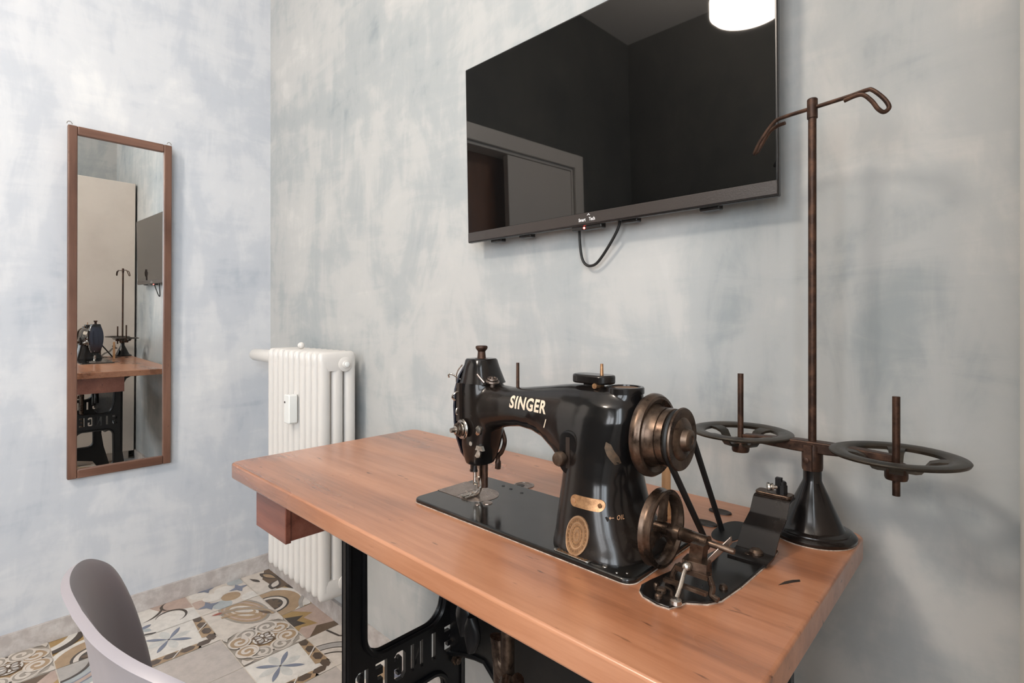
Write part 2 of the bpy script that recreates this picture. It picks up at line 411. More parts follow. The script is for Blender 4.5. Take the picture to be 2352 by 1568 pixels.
# ------------------------------------------------------------------ floor of patterned tiles (one mesh)
fl = MB()
fl.mi = FI['grout']; fl.box((-.12, RY-.12, -.06), (RX+.12, .12, -.0012))
TS = .2035; GX = [.0035 + .2065*i for i in range(-1, 17)]; GY = [-.13 - .2025*j for j in range(-2, 17)]
def clip_sq(poly):
    for ax, lim, sg in ((0, 0, 1), (0, 1, -1), (1, 0, 1), (1, 1, -1)):
        out = []
        for i in range(len(poly)):
            a, b = poly[i], poly[(i+1) % len(poly)]
            da, db = sg*(a[ax]-lim), sg*(b[ax]-lim)
            if da >= 0: out.append(a)
            if da*db < 0:
                t = da/(da-db); out.append((a[0]+(b[0]-a[0])*t, a[1]+(b[1]-a[1])*t))
        poly = out
        if len(poly) < 3: return []
    return poly
class Tile:
    def __init__(s, x0, y0, w, h, rot=0): s.x0, s.y0, s.w, s.h, s.rot = x0, y0, w, h, rot; s.z = 0.0
    def put(s, poly, mat):
        poly = clip_sq(poly)
        if len(poly) < 3: return
        ps = []
        for u, v in poly:
            for _ in range(s.rot): u, v = v, 1-u
            ps.append((s.x0+u*s.w, s.y0+v*s.h, s.z))
        a = sum(ps[i][0]*ps[(i+1) % len(ps)][1]-ps[(i+1) % len(ps)][0]*ps[i][1] for i in range(len(ps)))
        if abs(a) < 1e-9: return
        if a < 0: ps.reverse()
        fl.mi = FI[mat]; fl.add(ps, [list(range(len(ps)))])
    def layer(s): s.z += .00012
    def fill(s, mat): s.put([(0,0),(1,0),(1,1),(0,1)], mat)
    def fan(s, pts, mat, c=None):
        s.layer()
        if c is None: c = (sum(p[0] for p in pts)/len(pts), sum(p[1] for p in pts)/len(pts))
        for i in range(len(pts)): s.put([c, pts[i], pts[(i+1) % len(pts)]], mat)
    def circ(s, cx, cy, r, mat, n=28): s.fan([(cx+r*math.cos(2*PI*k/n), cy+r*math.sin(2*PI*k/n)) for k in range(n)], mat, (cx, cy))
    def stroke(s, pts, w, mat, taper=False):
        s.layer()
        pts = [Vector((p[0], p[1])) for p in pts]; L, R = [], []
        n = len(pts)
        for i, p in enumerate(pts):
            t = (pts[min(i+1, n-1)]-pts[max(i-1, 0)]).normalized(); nn = Vector((-t.y, t.x))
            ww = w*.5*(1 if not taper else max(.12, math.sin(PI*(i+.5)/n)))
            L.append(p+nn*ww); R.append(p-nn*ww)
        for i in range(n-1): s.put([tuple(L[i]), tuple(L[i+1]), tuple(R[i+1]), tuple(R[i])], mat)
    def arc(s, cx, cy, r, a0, a1, w, mat, n=18, taper=False):
        s.stroke([(cx+r*math.cos(math.radians(a0+(a1-a0)*k/n)), cy+r*math.sin(math.radians(a0+(a1-a0)*k/n))) for k in range(n+1)], w, mat, taper)
    def spiral(s, cx, cy, r0, r1, a0, a1, w, mat, n=26):
        s.stroke([(cx+(r0+(r1-r0)*k/n)*math.cos(math.radians(a0+(a1-a0)*k/n)), cy+(r0+(r1-r0)*k/n)*math.sin(math.radians(a0+(a1-a0)*k/n))) for k in range(n+1)], w, mat)
    def petal(s, cx, cy, ang, l, w, mat, tip=.75):
        a = math.radians(ang); d = Vector((math.cos(a), math.sin(a))); nn = Vector((-d.y, d.x)); o = Vector((cx, cy))
        pts = []
        for k in range(11):
            t = k/10; pts.append(o+d*(l*t)+nn*(w*.5*(math.sin(PI*t**1.3))**.8))
        for k in range(10, -1, -1):
            t = k/10; pts.append(o+d*(l*t)-nn*(w*.5*(math.sin(PI*t**1.3))**.8))
        s.fan([tuple(p) for p in pts], mat)
    def leaf(s, cx, cy, ang, l, w, out, inn):
        s.petal(cx, cy, ang, l, w, out)
        a = math.radians(ang); s.petal(cx+math.cos(a)*l*.16, cy+math.sin(a)*l*.16, ang, l*.66, w*.58, inn)
    def star4(s, cx, cy, r, mat, q=.42):
        pts = []
        for k in range(8):
            a = PI*k/4; rr = r if k % 2 == 0 else r*q
            pts.append((cx+rr*math.cos(a), cy+rr*math.sin(a)))
        s.fan(pts, mat)
    def hexa(s, cx, cy, r, ang, mat, st=1.5):
        pts = []; a0 = math.radians(ang)
        for k in range(6):
            a = PI/3*k; x, y = r*math.cos(a)*st, r*math.sin(a)
            pts.append((cx+x*math.cos(a0)-y*math.sin(a0), cy+x*math.sin(a0)+y*math.cos(a0)))
        s.fan(pts, mat)
def t_lace(t):
    t.fill('taupe')
    t.circ(.5, .5, .40, 'tan', 36)
    for q in range(4):
        a = q*90
        for sg in (1, -1):
            ca, sa = math.cos(math.radians(a)), math.sin(math.radians(a))
            cx, cy = .5+.325*ca-sg*.165*sa, .5+.325*sa+sg*.165*ca
            t.circ(cx, cy, .178, 'cream'); t.circ(cx, cy, .146, 'taupe' if (q+sg) % 2 else 'tan')
            t.spiral(cx, cy, .13, .02, a+sg*120, a+sg*120+sg*400, .05, 'cream')
        t.circ(.5+.40*math.cos(math.radians(a)), .5+.40*math.sin(math.radians(a)), .02, 'dark', 10)
        t.arc(.5, .5, .50, a+14, a+76, .03, 'cream'); t.star4(.5+.66*math.cos(math.radians(a+45)), .5+.66*math.sin(math.radians(a+45)), .14, 'cream')
    t.circ(.5, .5, .17, 'pale')
    for q in range(4):
        t.leaf(.5, .5, 45+90*q, .19, .13, 'brown', 'grey'); t.leaf(.5, .5, 90*q, .15, .09, 'brown', 'pale')
def t_pin(t):
    t.fill('pale')
    for q in range(4):
        t.petal(.37, .40, 90*q+5, .34, .14, 'grey2'); 
    for q in range(4):
        t.petal(.37, .40, 90*q+50, .37, .075, 'blue')
    t.circ(.37, .40, .018, 'dark', 10)
    t.layer(); t.put([(.72,1), (.80,.80), (1,.66), (1,1)], 'cream'); t.put([(0,.86), (.72,.80), (.8,1), (0,1)], 'tan'); t.put([(.80,.0), (1,0), (1,.72), (.84,.70)], 'tan')
    for k in range(4): t.hexa(.90, .06+.24*k, .078, 90, 'umber')
    for k in range(4): t.hexa(.06+.25*k, .92, .074, 0, 'umber')
    t.stroke([(.78,.5),(1,.3)], .02, 'pale'); t.stroke([(.5,.80),(.3,1)], .02, 'pale')
def t_star(t):
    t.fill('cream')
    for cx, cy, c in ((.15,.2,'pale'), (.55,.1,'pink'), (.85,.4,'bluegrey'), (.3,.6,'pale'), (.65,.62,'tan'), (.1,.9,'bluegrey'), (.9,.9,'pale'), (.45,.35,'pale')):
        t.circ(cx, cy, .17, c)
    t.star4(.42, .84, .19, 'blue'); t.star4(.72, .20, .19, 'blue'); t.star4(.05,.35,.16,'blue')
def t_pais(t):
    t.fill('cream')
    for r, c in ((.62,'taupe'), (.54,'tan'), (.47,'pink'), (.42,'tan'), (.30,'cream'), (.22,'tan'), (.14,'cream')):
        t.fan([(.36+r*.95*math.cos(2*PI*k/30), .60+r*.55*math.sin(2*PI*k/30)+.10*math.cos(2*PI*k/30)) for k in range(30)], c)
    t.arc(.9, .2, .75, 95, 178, .10, 'taupe'); t.arc(.9, .2, .75, 95, 178, .04, 'tan'); t.arc(.9,.2,.58,100,178,.06,'tan')
    t.petal(.55, .78, 30, .28, .08, 'brown'); t.petal(.12, .12, 80, .18, .07, 'red')
def t_cscroll(t):
    t.fill('pale')
    t.layer(); t.put([(0,1), (0,.4), (.35,.55), (.55,1)], 'pink')
    t.arc(.62, .62, .24, 20, 250, .055, 'dark', taper=True); t.arc(.05, .15, .45, 10, 85, .05, 'dark', taper=True)
    t.arc(.2, .75, .18, 200, 330, .05, 'dark', taper=True)
    t.petal(.70, .12, 40, .22, .10, 'bluegrey'); t.petal(.72, .10, 110, .22, .09, 'blue'); t.petal(.6,.05,170,.3,.06,'grey')
    t.stroke([(.9,.02),(.95,.18),(1,.3)], .05, 'dark')
def t_rose(t):
    t.fill('ochre')
    t.circ(1, .5, .66, 'pale'); t.circ(1, .5, .56, 'tan'); t.circ(1, .5, .34, 'dark'); t.circ(1, .5, .30, 'cream'); t.circ(1, .5, .23, 'dark')
    for k in range(8): t.petal(1, .5, 45*k+20, .22, .10, 'brown')
    t.arc(0, 1.1, .62, 270, 360, .07, 'grey'); t.arc(0, 1.1, .5, 270, 360, .10, 'pale')
    t.arc(-.1, -.1, .55, 0, 90, .12, 'dark'); t.arc(-.1, -.1, .44, 0, 90, .12, 'pale')
def t_leafy(t):
    t.fill('brown')
    t.layer(); t.put([(0,0), (1,0), (1,.35), (.4,.3), (0,.5)], 'cream')
    t.leaf(.62, .55, 200, .55, .20, 'dark', 'tan'); t.leaf(.62, .55, 150, .46, .18, 'dark', 'cream'); t.leaf(.62, .55, 60, .42, .22, 'dark', 'taupe')
    t.leaf(.62, .55, -40, .44, .24, 'dark', 'cream'); t.spiral(.85, .8, .16, .03, 0, 420, .05, 'tan')
    t.petal(.2, .12, 20, .3, .08, 'dark')
def t_zig(t):
    t.fill('brown')
    t.fan([(0,1), (.3,1), (.45,.62), (.9,.75), (.75,.3), (1,.05), (1,0), (0,0)], 'pink', (.3,.35))
    t.fan([(.0,.2), (.3,.45), (.35,.25), (.7,.35), (.62,.08), (.9,-.2), (0,-.2)], 'ochre', (.3,.1))
    t.fan([(.1,-.05), (.28,.28), (.36,.12), (.55,.20), (.5,-.1)], 'dark', (.3,.05))
    t.arc(.1, 1.05, .35, 270, 360, .06, 'cream')
def t_arcs(t):
    t.fill('cream')
    t.layer(); t.put([(0,.7), (.6,.45), (.75,.8), (.3,1), (0,1)], 'pink')
    t.arc(1, -.1, .62, 90, 180, .16, 'dark'); t.arc(1, -.1, .62, 90, 180, .12, 'grey'); t.arc(1,-.1,.42,90,180,.03,'dark')
    t.stroke([(.0,.35),(.3,.42),(.5,.6)], .04, 'dark'); t.stroke([(.5,.62),(1,.72)], .03, 'dark'); t.stroke([(.5,.70),(1,.80)], .03, 'tan')
    for k in range(5): t.petal(.22, .86, 72*k+18, .2, .12, 'pale')
def t_loop(t):
    t.fill('pale')
    t.leaf(.12, .62, -20, .55, .26, 'taupe', 'grey'); t.leaf(.55, .20, 60, .55, .24, 'dark', 'grey'); t.leaf(.55, .25, 150, .42, .24, 'taupe', 'grey')
    t.arc(.8, .5, .25, -120, 120, .06, 'taupe')
def t_plain(t): t.fill('plain')
def t_blue(t):
    t.fill('bluegrey')
    t.arc(0, 0, .9, 0, 90, .2, 'pale'); t.arc(0, 0, .62, 0, 90, .14, 'blue'); t.arc(0,0,.62,0,90,.08,'pink'); t.circ(0, 0, .42, 'grey'); t.arc(0,0,.42,0,90,.05,'dark')
allt = [t_lace, t_pin, t_star, t_pais, t_cscroll, t_rose, t_leafy, t_zig, t_arcs, t_loop, t_plain, t_blue]
fixed = {(0,0): (t_leafy,0), (1,0): (t_rose,1), (2,0): (t_zig,0), (3,0): (t_arcs,0), (4,0): (t_star,1),
         (0,1): (t_star,0), (1,1): (t_pais,0), (2,1): (t_lace,0), (3,1): (t_pin,0), (4,1): (t_plain,0), (5,1): (t_loop,0),
         (0,2): (t_cscroll,0), (1,2): (t_pin,0), (2,2): (t_plain,0), (3,2): (t_plain,0), (4,2): (t_rose,0),
         (0,3): (t_rose,0), (1,3): (t_blue,0), (2,3): (t_plain,0), (0,4): (t_lace,0), (1,4): (t_zig,2), (2,4): (t_pais,1)}
g2 = .0030
rr_ = random.Random(5)
for i in range(len(GX)-1):
    for j in range(len(GY)-1):
        x0, x1 = GX[i], GX[i+1]; y1, y0 = GY[j], GY[j+1]
        if x1 < 0 or x0 > RX or y0 > -.001 or y1 < RY: continue
        ii, jj = i-1, j-1
        fn, rt = fixed.get((ii, jj), (rr_.choice(allt), rr_.randrange(4)))
        fn(Tile(x0+g2/2, y0+g2/2, x1-x0-g2, y1-y0-g2, rt))
fl_o = fl.build('floor', FM, smooth=False); struct(fl_o)
fl_o.data.polygons.foreach_set('use_smooth', [False]*len(fl_o.data.polygons))

# ------------------------------------------------------------------ wall mirror (left wall)
mr = empty('wall_mirror', (.004, -.537, .539), 'tall narrow wall mirror in a reddish brown wooden frame', 'mirror')
W2, H, FT, FW = .153, 1.213, .020, .026
for nm, mat, a, b in (('frame_side', 'walnut', (.0, -W2, 0), (FT, -W2+FW, H)), ('frame_side', 'walnut', (.0, W2-FW, 0), (FT, W2, H)),
                      ('frame_rail', 'walnut_h', (.0, -W2+FW, 0), (FT, W2-FW, FW+.005)), ('frame_rail', 'walnut_h', (.0, -W2+FW, H-FW-.003), (FT, W2-FW, H))):
    MB().box(a, b).build(nm, M[mat], mr, bevel=.003, world=False)
MB().box((.004, -W2+FW-.004, FW), (.010, W2-FW+.004, H-FW+.002)).build('glass', M['mirror'], mr, smooth=False, world=False)
for s in (-1, 1):
    hk = MB(); pts = [(.004, s*(W2-.006)+.007*math.cos(a), H+.006+.009*math.sin(a)) for a in [PI*k/8 for k in range(9)]]
    hk.tube(pts, .0012, 6); hk.build('hanging_hook', M['steel'], mr, world=False)
mr.rotation_euler = (0, math.radians(.8), math.radians(.4))

# ------------------------------------------------------------------ radiator
rd = empty('radiator', (.59, -.11, 0), 'white column radiator under and left of the table, in the room corner', 'radiator')
ne = 10; px0, px1 = .405, .785; pitch = (px1-px0)/(ne-1); zb, zt = .195, .985
for e in range(ne):
    x = px0+e*pitch; m = MB()
    for y in (-.150, -.106, -.062):
        m.loft([selli(x, y, .0142, .0195, z, 20, 2) for z in (zb+.03, zt-.03)], cap=False)
    for z, sg in ((zt-.03, 1), (zb+.03, -1)):
        # head: a rounded box joining the three columns
        m.loft([selli(x, -.106, .0160*sx, .0615*sy, z+sg*dz, 28, 3) for dz, sx, sy in ((-.032,.85,.97), (-.018,1,1.03), (.010,1,1.03), (.020,.92,1.0), (.027,.65,.93), (.030,.3,.8))])
    m.build('column', M['rad'], rd)
for z, nm in ((zt-.042, 'end_plug'), (zb+.045, 'end_plug')):
    p = MB(); p.lathe((px1+.014, -.085, z), [(0, 0), (0, .024), (.003, .0235), (.005, .019), (.006, .0125), (.010, .0125), (.0115, .0105), (.0115, 0)], 28, (1,0,0))
    p.build(nm, M['rad'], rd)
MB().lathe((px1+.0245, -.085, zt-.042), [(0, 0), (0, .008), (.006, .008), (.007, .006), (.007, 0)], 16, (1,0,0)).build('air_vent', M['alloc'], rd)
MB().lathe((px1+.0245, -.085, zb+.045), [(0, 0), (0, .0135), (.004, .0135), (.004, 0)], 20, (1,0,0)).build('plug_ring', M['steel'], rd)
v = MB(); v.lathe((px0-.015, -.10, .945), [(0, 0), (0, .012), (-.05, .012), (-.052, .019), (-.10, .021), (-.11, .026), (-.20, .025), (-.29, .024), (-.305, .020), (-.305, 0)], 24, (1,0,0))
v.build('thermostatic_valve', M['rad'], rd)
v = MB(); v.lathe((px0-.015, -.11, .238), [(0, 0), (0, .012), (-.03, .012), (-.032, .018), (-.075, .018), (-.085, .012), (-.085, 0)], 24, (1,0,0))
v.build('return_valve', M['rad'], rd)
for x in (.5, .70):
    MB().box((x-.008, -.06, .90), (x+.008, -.0005, .915)).build('wall_bracket', M['rad'], rd)
MB().sphere((.56, -.12, zt+.012), .012).build('vent_cap', M['rad'], rd)
hm = MB(); hm.prism(rrect(.596, .742, .636, .838, .006), -.196, -.166, 'xz')
hmo = hm.build('heat_meter', M['alloc'], rd, bevel=.003)
MB().lathe((.605, -.1965, .812), [(0,0),(0,.0035),(.001,.0035),(.001,0)], 12, (0,-1,0)).build('sensor', M['dark'], hmo)

# ------------------------------------------------------------------ television
tv = empty('television', (1.729, -.0125, 1.2807), 'black flat television on the wall above the sewing table', 'television')
tw, th = .3675, .437
MB().box((-tw, -.042, 0), (tw, -.030, th)).build('bezel', M['tvb'], tv, bevel=.002, world=False)
h = MB(); h.prism(rrect(-tw+.008, .006, tw-.008, th-.01, .02), -.030, -.008, 'xz'); h.prism(rrect(-tw*.7, .02, tw*.7, th*.6, .03), -.008, .004, 'xz')
h.build('housing', M['tvu'], tv, bevel=.003, world=False)
MB().box((-tw+.004, -.0428, .026), (tw-.004, -.0415, th-.004)).build('screen', M['tvs'], tv, smooth=False, world=False)
MB().box((-tw+.002, -.0437, .003), (tw-.002, -.0415, .0255)).build('speaker_strip', M['tvbez'], tv, bevel=.0008, world=False)
MB().box((-.1, -.002, .05), (.1, .0115, .25)).build('wall_bracket', M['tvb'], tv, world=False)
for x in (-.28, -.185, .09, .25):
    MB().box((x-.018, -.03, -.0045), (x+.018, -.012, .007)).build('socket', M['tvb'], tv, bevel=.002, world=False)
MB().box((-.045, -.036, -.0075), (.030, -.018, .004)).build('sensor_box', M['tvb'], tv, bevel=.002, world=False)
MB().sphere((-.012, -.0365, -.004), .0022, 12).build('power_light', M['led'], tv, world=False)
lg = MB(); vs, fs = text_mesh('Smart', .0095, 0, .0002, .78); vs2, fs2 = text_mesh('Tech', .0095, 0, .0002, .78)
lg.add([(x-.0205, -.0441, y+.0085) for x, y in vs], fs); lg.add([(x+.0055, -.0441, y+.0085) for x, y in vs2], fs2)
lg.add([(.0005,-.0441,.0195), (.0045,-.0441,.0235), (.0085,-.0441,.0195), (.0065,-.0441,.0195), (.0045,-.0441,.0215), (.0025,-.0441,.0195)], [(0,5,4,1), (1,4,3,2)])
lg.build('logo', M['white'], tv, smooth=False, world=False)
tv.rotation_euler = (math.radians(1.3), 0, 0)
cb = MB()
cb.tube(catmull([(1.686, -.024, 1.290), (1.686, -.022, 1.258), (1.689, -.019, 1.222), (1.697, -.017, 1.205), (1.711, -.016, 1.200), (1.730, -.017, 1.207), (1.760, -.021, 1.238), (1.784, -.025, 1.270), (1.790, -.027, 1.290)], 8), .0030, 10)
tag(cb.build('cable', M['rubber']), 'thin black cable hanging in a loop under the television', 'cable')

# ------------------------------------------------------------------ sewing table
CamScale.k = .93; CamScale.t = Vector((.1652, -.0664, .0756))  # shift keeps the camera point fixed, so the group shrinks towards the camera
TZ = .76
TX0, TX1, TY0, TY1 = 1.068, 2.204, -.522, -.006
tb = empty('sewing_table', (1.69, -.31, 0), 'worn wooden sewing machine table on black cast iron legs', 'table')
tp = MB(); tp.prism(rrect(TX0, TY0, TX1, TY1, .022), TZ-.034, TZ, 'xy')
top = tp.build('tabletop', M['top'], tb, bevel=.0035, seg=3)
# recessed dark finger holes, ring, chip in the wood
for x, y, a, b in ((2.011, -.132, .019, .0115), (2.008, -.066, .019, .0115)):
    m = MB(); m.loft([selli(x, y, a*k, b*k, TZ+dz, 24, 2) for k, dz in ((1, .0002), (.97, .0022), (.8, .0026), (.7, .0016), (.2, .0008))])
    m.build('hole_plug', M['dark'], top)
m = MB(); m.lathe((1.672, -.187, TZ), [(0, .0205), (.0012, .0205), (.0016, .017), (.0006, .0165), (.0004, .006), (.0004, 0)], 32); m.build('ring', M['dull'], top)
m = MB(); m.lathe((1.668, -.192, TZ+.0006), [(0, .008), (.0006, .0075), (.0006, 0)], 20); m.build('ring_hole', M['dark'], top)
m = MB(); m.prism([(2.157,-.262),(2.160,-.247),(2.166,-.236),(2.172,-.229),(2.174,-.234),(2.168,-.243),(2.162,-.254)], TZ-.001, TZ+.0003, 'xy'); m.build('chip', M['dark'], top)
m = MB(); m.prism(selli(2.052, -.135, .021, .048, 0, 28, 2.4) and [(p[0], p[1]) for p in selli(2.052, -.135, .021, .048, 0, 28, 2.4)], TZ-.002, TZ+.0008, 'xy'); m.build('belt_slot', M['rubber'], top)

# cast side frames with the stencilled word
LET = {
 'S': [[(.05,.58),(.05,.86),(.2,1),(.65,1),(.65,.8),(.27,.8),(.27,.66),(.42,.56)], [(.65,.42),(.65,.14),(.5,0),(.05,0),(.05,.2),(.43,.2),(.43,.34),(.28,.44)]],
 'I': [[(.22,0),(.46,0),(.46,1),(.22,1)]],
 'N': [[(0,0),(.17,0),(.17,.97),(0,1)], [(.53,.03),(.70,0),(.70,1),(.53,1)], [(.23,.86),(.23,.60),(.47,.14),(.47,.40)]],
 'G': [[(.65,.74),(.65,.88),(.5,1),(.2,1),(.03,.85),(.03,.15),(.2,0),(.5,0),(.65,.12),(.65,.45),(.4,.45),(.4,.3),(.47,.3),(.45,.18),(.25,.18),(.23,.3),(.23,.75),(.28,.82),(.42,.82),(.45,.74)]],
 'E': [[(.05,0),(.65,0),(.65,.18),(.27,.18),(.27,.42),(.55,.42),(.55,.58),(.27,.58),(.27,.82),(.65,.82),(.65,1),(.05,1)]],
 'R': [[(.03,0),(.23,0),(.23,1),(.03,1)], [(.29,1),(.5,1),(.66,.88),(.66,.62),(.52,.5),(.66,0),(.46,0),(.34,.45),(.29,.45),(.29,.6),(.45,.62),(.47,.7),(.47,.78),(.42,.84),(.29,.84)]]}
def arcpts(cx, cy, r, a0, a1, n=8): return [(cx+r*math.cos(math.radians(a0+(a1-a0)*k/n)), cy+r*math.sin(math.radians(a0+(a1-a0)*k/n))) for k in range(n+1)]
def leg_frame(x, flip):
    yf, yr = -.468, -.188
    outer = [(yf, .725), (yf, .20), (yf-.012, .10), (yf-.045, -.045), (yf-.055, -.081), (yf+.0, -.081), (yf+.05, .0), (-.33, .02), (yr-.05, .0), (yr, -.081), (yr+.06, -.081), (yr+.05, -.045), (yr+.014, .10), (yr, .20),
             (yr, .62), (yr+.02, .665), (yr+.10, .712), (yr+.16, .717), (yr+.16, .725)]
    up = [(-.431, .705)] + arcpts(-.431+.045, .450+.045, .045, 180, 270) + arcpts(-.235-.05, .450+.045, .045, 270, 352)[0:] + [(-.233, .52), (-.226, .705)]
    lo = [(-.428, .30)] + arcpts(-.428+.04, .345-.035, .04, 180, 95)[1:] + arcpts(-.235-.04, .345-.035, .04, 85, 0) + [(-.233, .18)] + arcpts(-.233-.04, .145, .04, 0, -90) + arcpts(-.428+.04, .145, .04, 270, 180)
    holes = [up, lo]
    y0, sc, hh = -.213, .0385, .055
    for k, ch in enumerate('SINGER'):
        for poly in LET[ch]:
            # the word reads from outside the table's left end
            holes.append([(y0 - (k*.0415 + u*.0425), .380+v_*hh) for u, v_ in poly])
    vs, fs = curve_mesh([outer]+holes, .0045, lambda a, b, c: (x+c, a, b))
    m = MB(); m.add(vs, fs)
    for hp in (up, lo):
        for dx in (-.0075, .0075):
            m.tube([(x+dx, a, b) for a, b in hp], .0055, 6, closed=True)
    for dx in (-.0085, .0085):
        m.tube([(x+dx, yf+.004, z) for z in (.715, .2)], .0045, 6); m.tube([(x+dx, yr-.004, z) for z in (.6, .2)], .0045, 6)
    m.box((x-.018, yf, .715), (x+.018, yr+.16, .7258))
    return m.build('leg_frame', M['iron'], tb, smooth=True)
lf = leg_frame(1.49, 1); rf = leg_frame(2.150, -1)
for y, z in ((-.216, .405), (-.216, .36)):
    b = MB(); b.lathe((1.49+.010, y, z), [(0,0),(0,.011),(.006,.011),(.007,.008),(.013,.008),(.015,.005),(.015,0)], 6, (1,0,0)); b.build('bolt', M['worn'], lf)
# cross brace between the side frames
bx = [1.495, 2.145]; L_ = bx[1]-bx[0]
upz = [(bx[0]+L_*k/24, .70-.12*math.sin(PI*k/24)) for k in range(25)]
low = [(bx[0]+L_*k/24, .375+.030*math.sin(PI*min(1, k/9)) - .10*max(0, math.sin(PI*(k-4)/16) if 4 < k < 20 else 0)) for k in range(25)]
m = MB(); m.prism(low+upz[::-1], -.226, -.214, 'xz'); m.tube([(a, -.228, b) for a, b in low], .005, 6)
m.build('cross_brace', M['iron'], tb)
ap = MB(); ap.box((1.52, -.452, .690), (2.135, -.440, .7258)); ap.box((1.52, -.458, .690), (2.135, -.452, .697)); ap.build('front_rail', M['iron'], tb, bevel=.002)
# drawer under the left end
dr = MB(); dr.box((1.144, -.478, .630), (1.292, -.245, .7255)); dro = dr.build('drawer', M['mahog'], tb, bevel=.0015)
MB().box((1.142, -.490, .627), (1.294, -.478, .7235)).build('drawer_front', M['mahog'], dro, bevel=.0015)
MB().box((1.13, -.46, .724), (1.31, -.26, .7262)).build('drawer_runner', M['iron'], dro)
# knee lift hardware hanging below the machine
kl = MB()
kl.tube(catmull([(1.775, -.352, .727), (1.775, -.352, .62), (1.776, -.353, .56), (1.777, -.354, .46), (1.777, -.352, .30)], 5), .011, 12)
kl.loft([selli(1.752+.003*k, -.352, .013+.001*math.sin(k), .010, z, 16, 2.2) for k, z in enumerate((.575, .565, .545, .50, .44, .40))])
kl.tube(catmull([(1.752, -.352, .56), (1.762, -.356, .535), (1.790, -.360, .520), (1.806, -.360, .535)], 5), .010, 10)
kl.lathe((1.786, -.366, .525), [(0,0),(0,.012),(.03,.012),(.034,.008),(.034,0)], 12, (.6,-.8,0))
kl.v = [p+Vector((.012, 0, 0)) for p in kl.v]; kl.build('knee_lever', M['worn'], tb)
wg = MB(); wg.loft([selli(1.648, -.30, .004+.018*math.sin(PI*k/8)+.002, .012, .53-.008*k, 16, 2) for k in range(9)]); wg.loft([selli(1.678, -.31, .004+.014*math.sin(PI*k/8)+.002, .010, .515-.008*k, 16, 2) for k in range(9)])
wg.box((1.655, -.306, .50), (1.67, -.296, .727))
wg.v = [p+Vector((-.02, 0, .035 if p.z < .6 else 0)) for p in wg.v]; wg.build('thumb_nut', M['iron'], tb)

# ------------------------------------------------------------------ sewing machine
sm = empty('sewing_machine', U((1.81, -.30, TZ)), 'old black industrial sewing machine with gold lettering on the wooden table', 'sewing machine')
BZ = TZ+.007
bd = MB(); bd.prism(rrect(1.588, -.390, 2.030, -.209, .016), TZ, BZ, 'xy')
bed = bd.build('bed', M['bed'], sm, bevel=.002)
m = MB(); m.tube([(a, b, TZ+.0005) for a, b in rrect(1.5875, -.3905, 2.0305, -.2085, .0165)], .0009, 5, closed=True); m.build('dust_line', M['dust'], bed)
# cast body: lofted solids fused into one casting
cb = MB()
AX = -.300
cb.loft([selli(cx, -.300, hx, hy, z, 44, p) for z, cx, hx, hy, p in ((BZ-.003, 1.946, .073, .082, 3), (.772, 1.945, .0715, .080, 3), (.782, 1.943, .068, .075, 3), (.80, 1.937, .0620, .070, 2.9), (.83, 1.932, .0560, .063, 2.7), (.86, 1.9305, .0530, .057, 2.6), (.89, 1.932, .0535, .053, 2.6), (.92, 1.937, .0565, .051, 2.5), (.945, 1.941, .058, .048, 2.5), (.965, 1.942, .052, .041, 2.4), (.982, 1.942, .036, .026, 2.3))])
def xs(x, top, bot, hy, p=2.3): return selli(AX, (top+bot)/2, hy, (top-bot)/2, x, 36, p, lambda a, b, c: (c, a, b))
cb.loft([xs(1.672, .978, .880, .034), xs(1.70, .975, .888, .035), xs(1.72, .971, .896, .033), xs(1.745, .9695, .9025, .031), xs(1.775, .9715, .9065, .031), xs(1.805, .9755, .9035, .032),
         xs(1.83, .979, .895, .035), xs(1.855, .983, .878, .039, 2.4), xs(1.88, .986, .855, .044, 2.5), xs(1.91, .987, .83, .048, 2.6), xs(1.94, .987, .81, .0495, 2.7), xs(1.965, .984, .81, .047, 2.7)])
cb.loft([selli(cx, AX, hx, hy, z, 36, 2.7) for z, cx, hx, hy in ((.826, 1.668, .021, .025), (.84, 1.669, .026, .029), (.86, 1.671, .032, .033), (.89, 1.674, .036, .036), (.92, 1.674, .0365, .0375), (.95, 1.674, .037, .038), (.975, 1.673, .034, .036), (.985, 1.673, .030, .032))])
cb.cyl((1.967, AX, .925), (1.967, AX, .985), .0265, .0255, 32)
cb.cyl((1.97, AX, .927), (2.004, AX, .927), .030, .018, 28)
body0 = cb.build('tmp_body', M['enamel'], world=False)
rm = body0.modifiers.new('r', 'REMESH'); rm.mode = 'VOXEL'; rm.voxel_size = .0017
sm_ = body0.modifiers.new('s', 'SMOOTH'); sm_.factor = .5; sm_.iterations = 45
dg = bpy.context.evaluated_depsgraph_get(); dg.update()
bme = bpy.data.meshes.new_from_object(body0.evaluated_get(dg)); bme.name = 'body'
bpy.data.objects.remove(body0)
bme.polygons.foreach_set('use_smooth', [True]*len(bme.polygons))
bvh = BVHTree.FromPolygons([v.co.copy() for v in bme.vertices], [list(p.vertices) for p in bme.polygons])
bme.transform(Matrix.Translation(CamScale.t-sm.location) @ Matrix.Scale(CamScale.k, 4))
if not bme.materials: bme.materials.append(M['enamel'])
body = bpy.data.objects.new('body', bme); C.objects.link(body); body.parent = sm
def on_front(x, z, off=.0005, ystart=-.55):
    h = bvh.ray_cast(Vector((x, ystart, z)), Vector((0, 1, 0)))
    return (x, h[0].y-off, z) if h[0] is not None else None
def wrap(vs, fs, x0, z0, off, tilt=0):
    out = []; ok = True
    for a, b in vs:
        q = on_front(x0+a, z0+b+tilt*a, off)
        out.append(q if q else (x0+a, AX-.03, z0+b))
    return out, fs
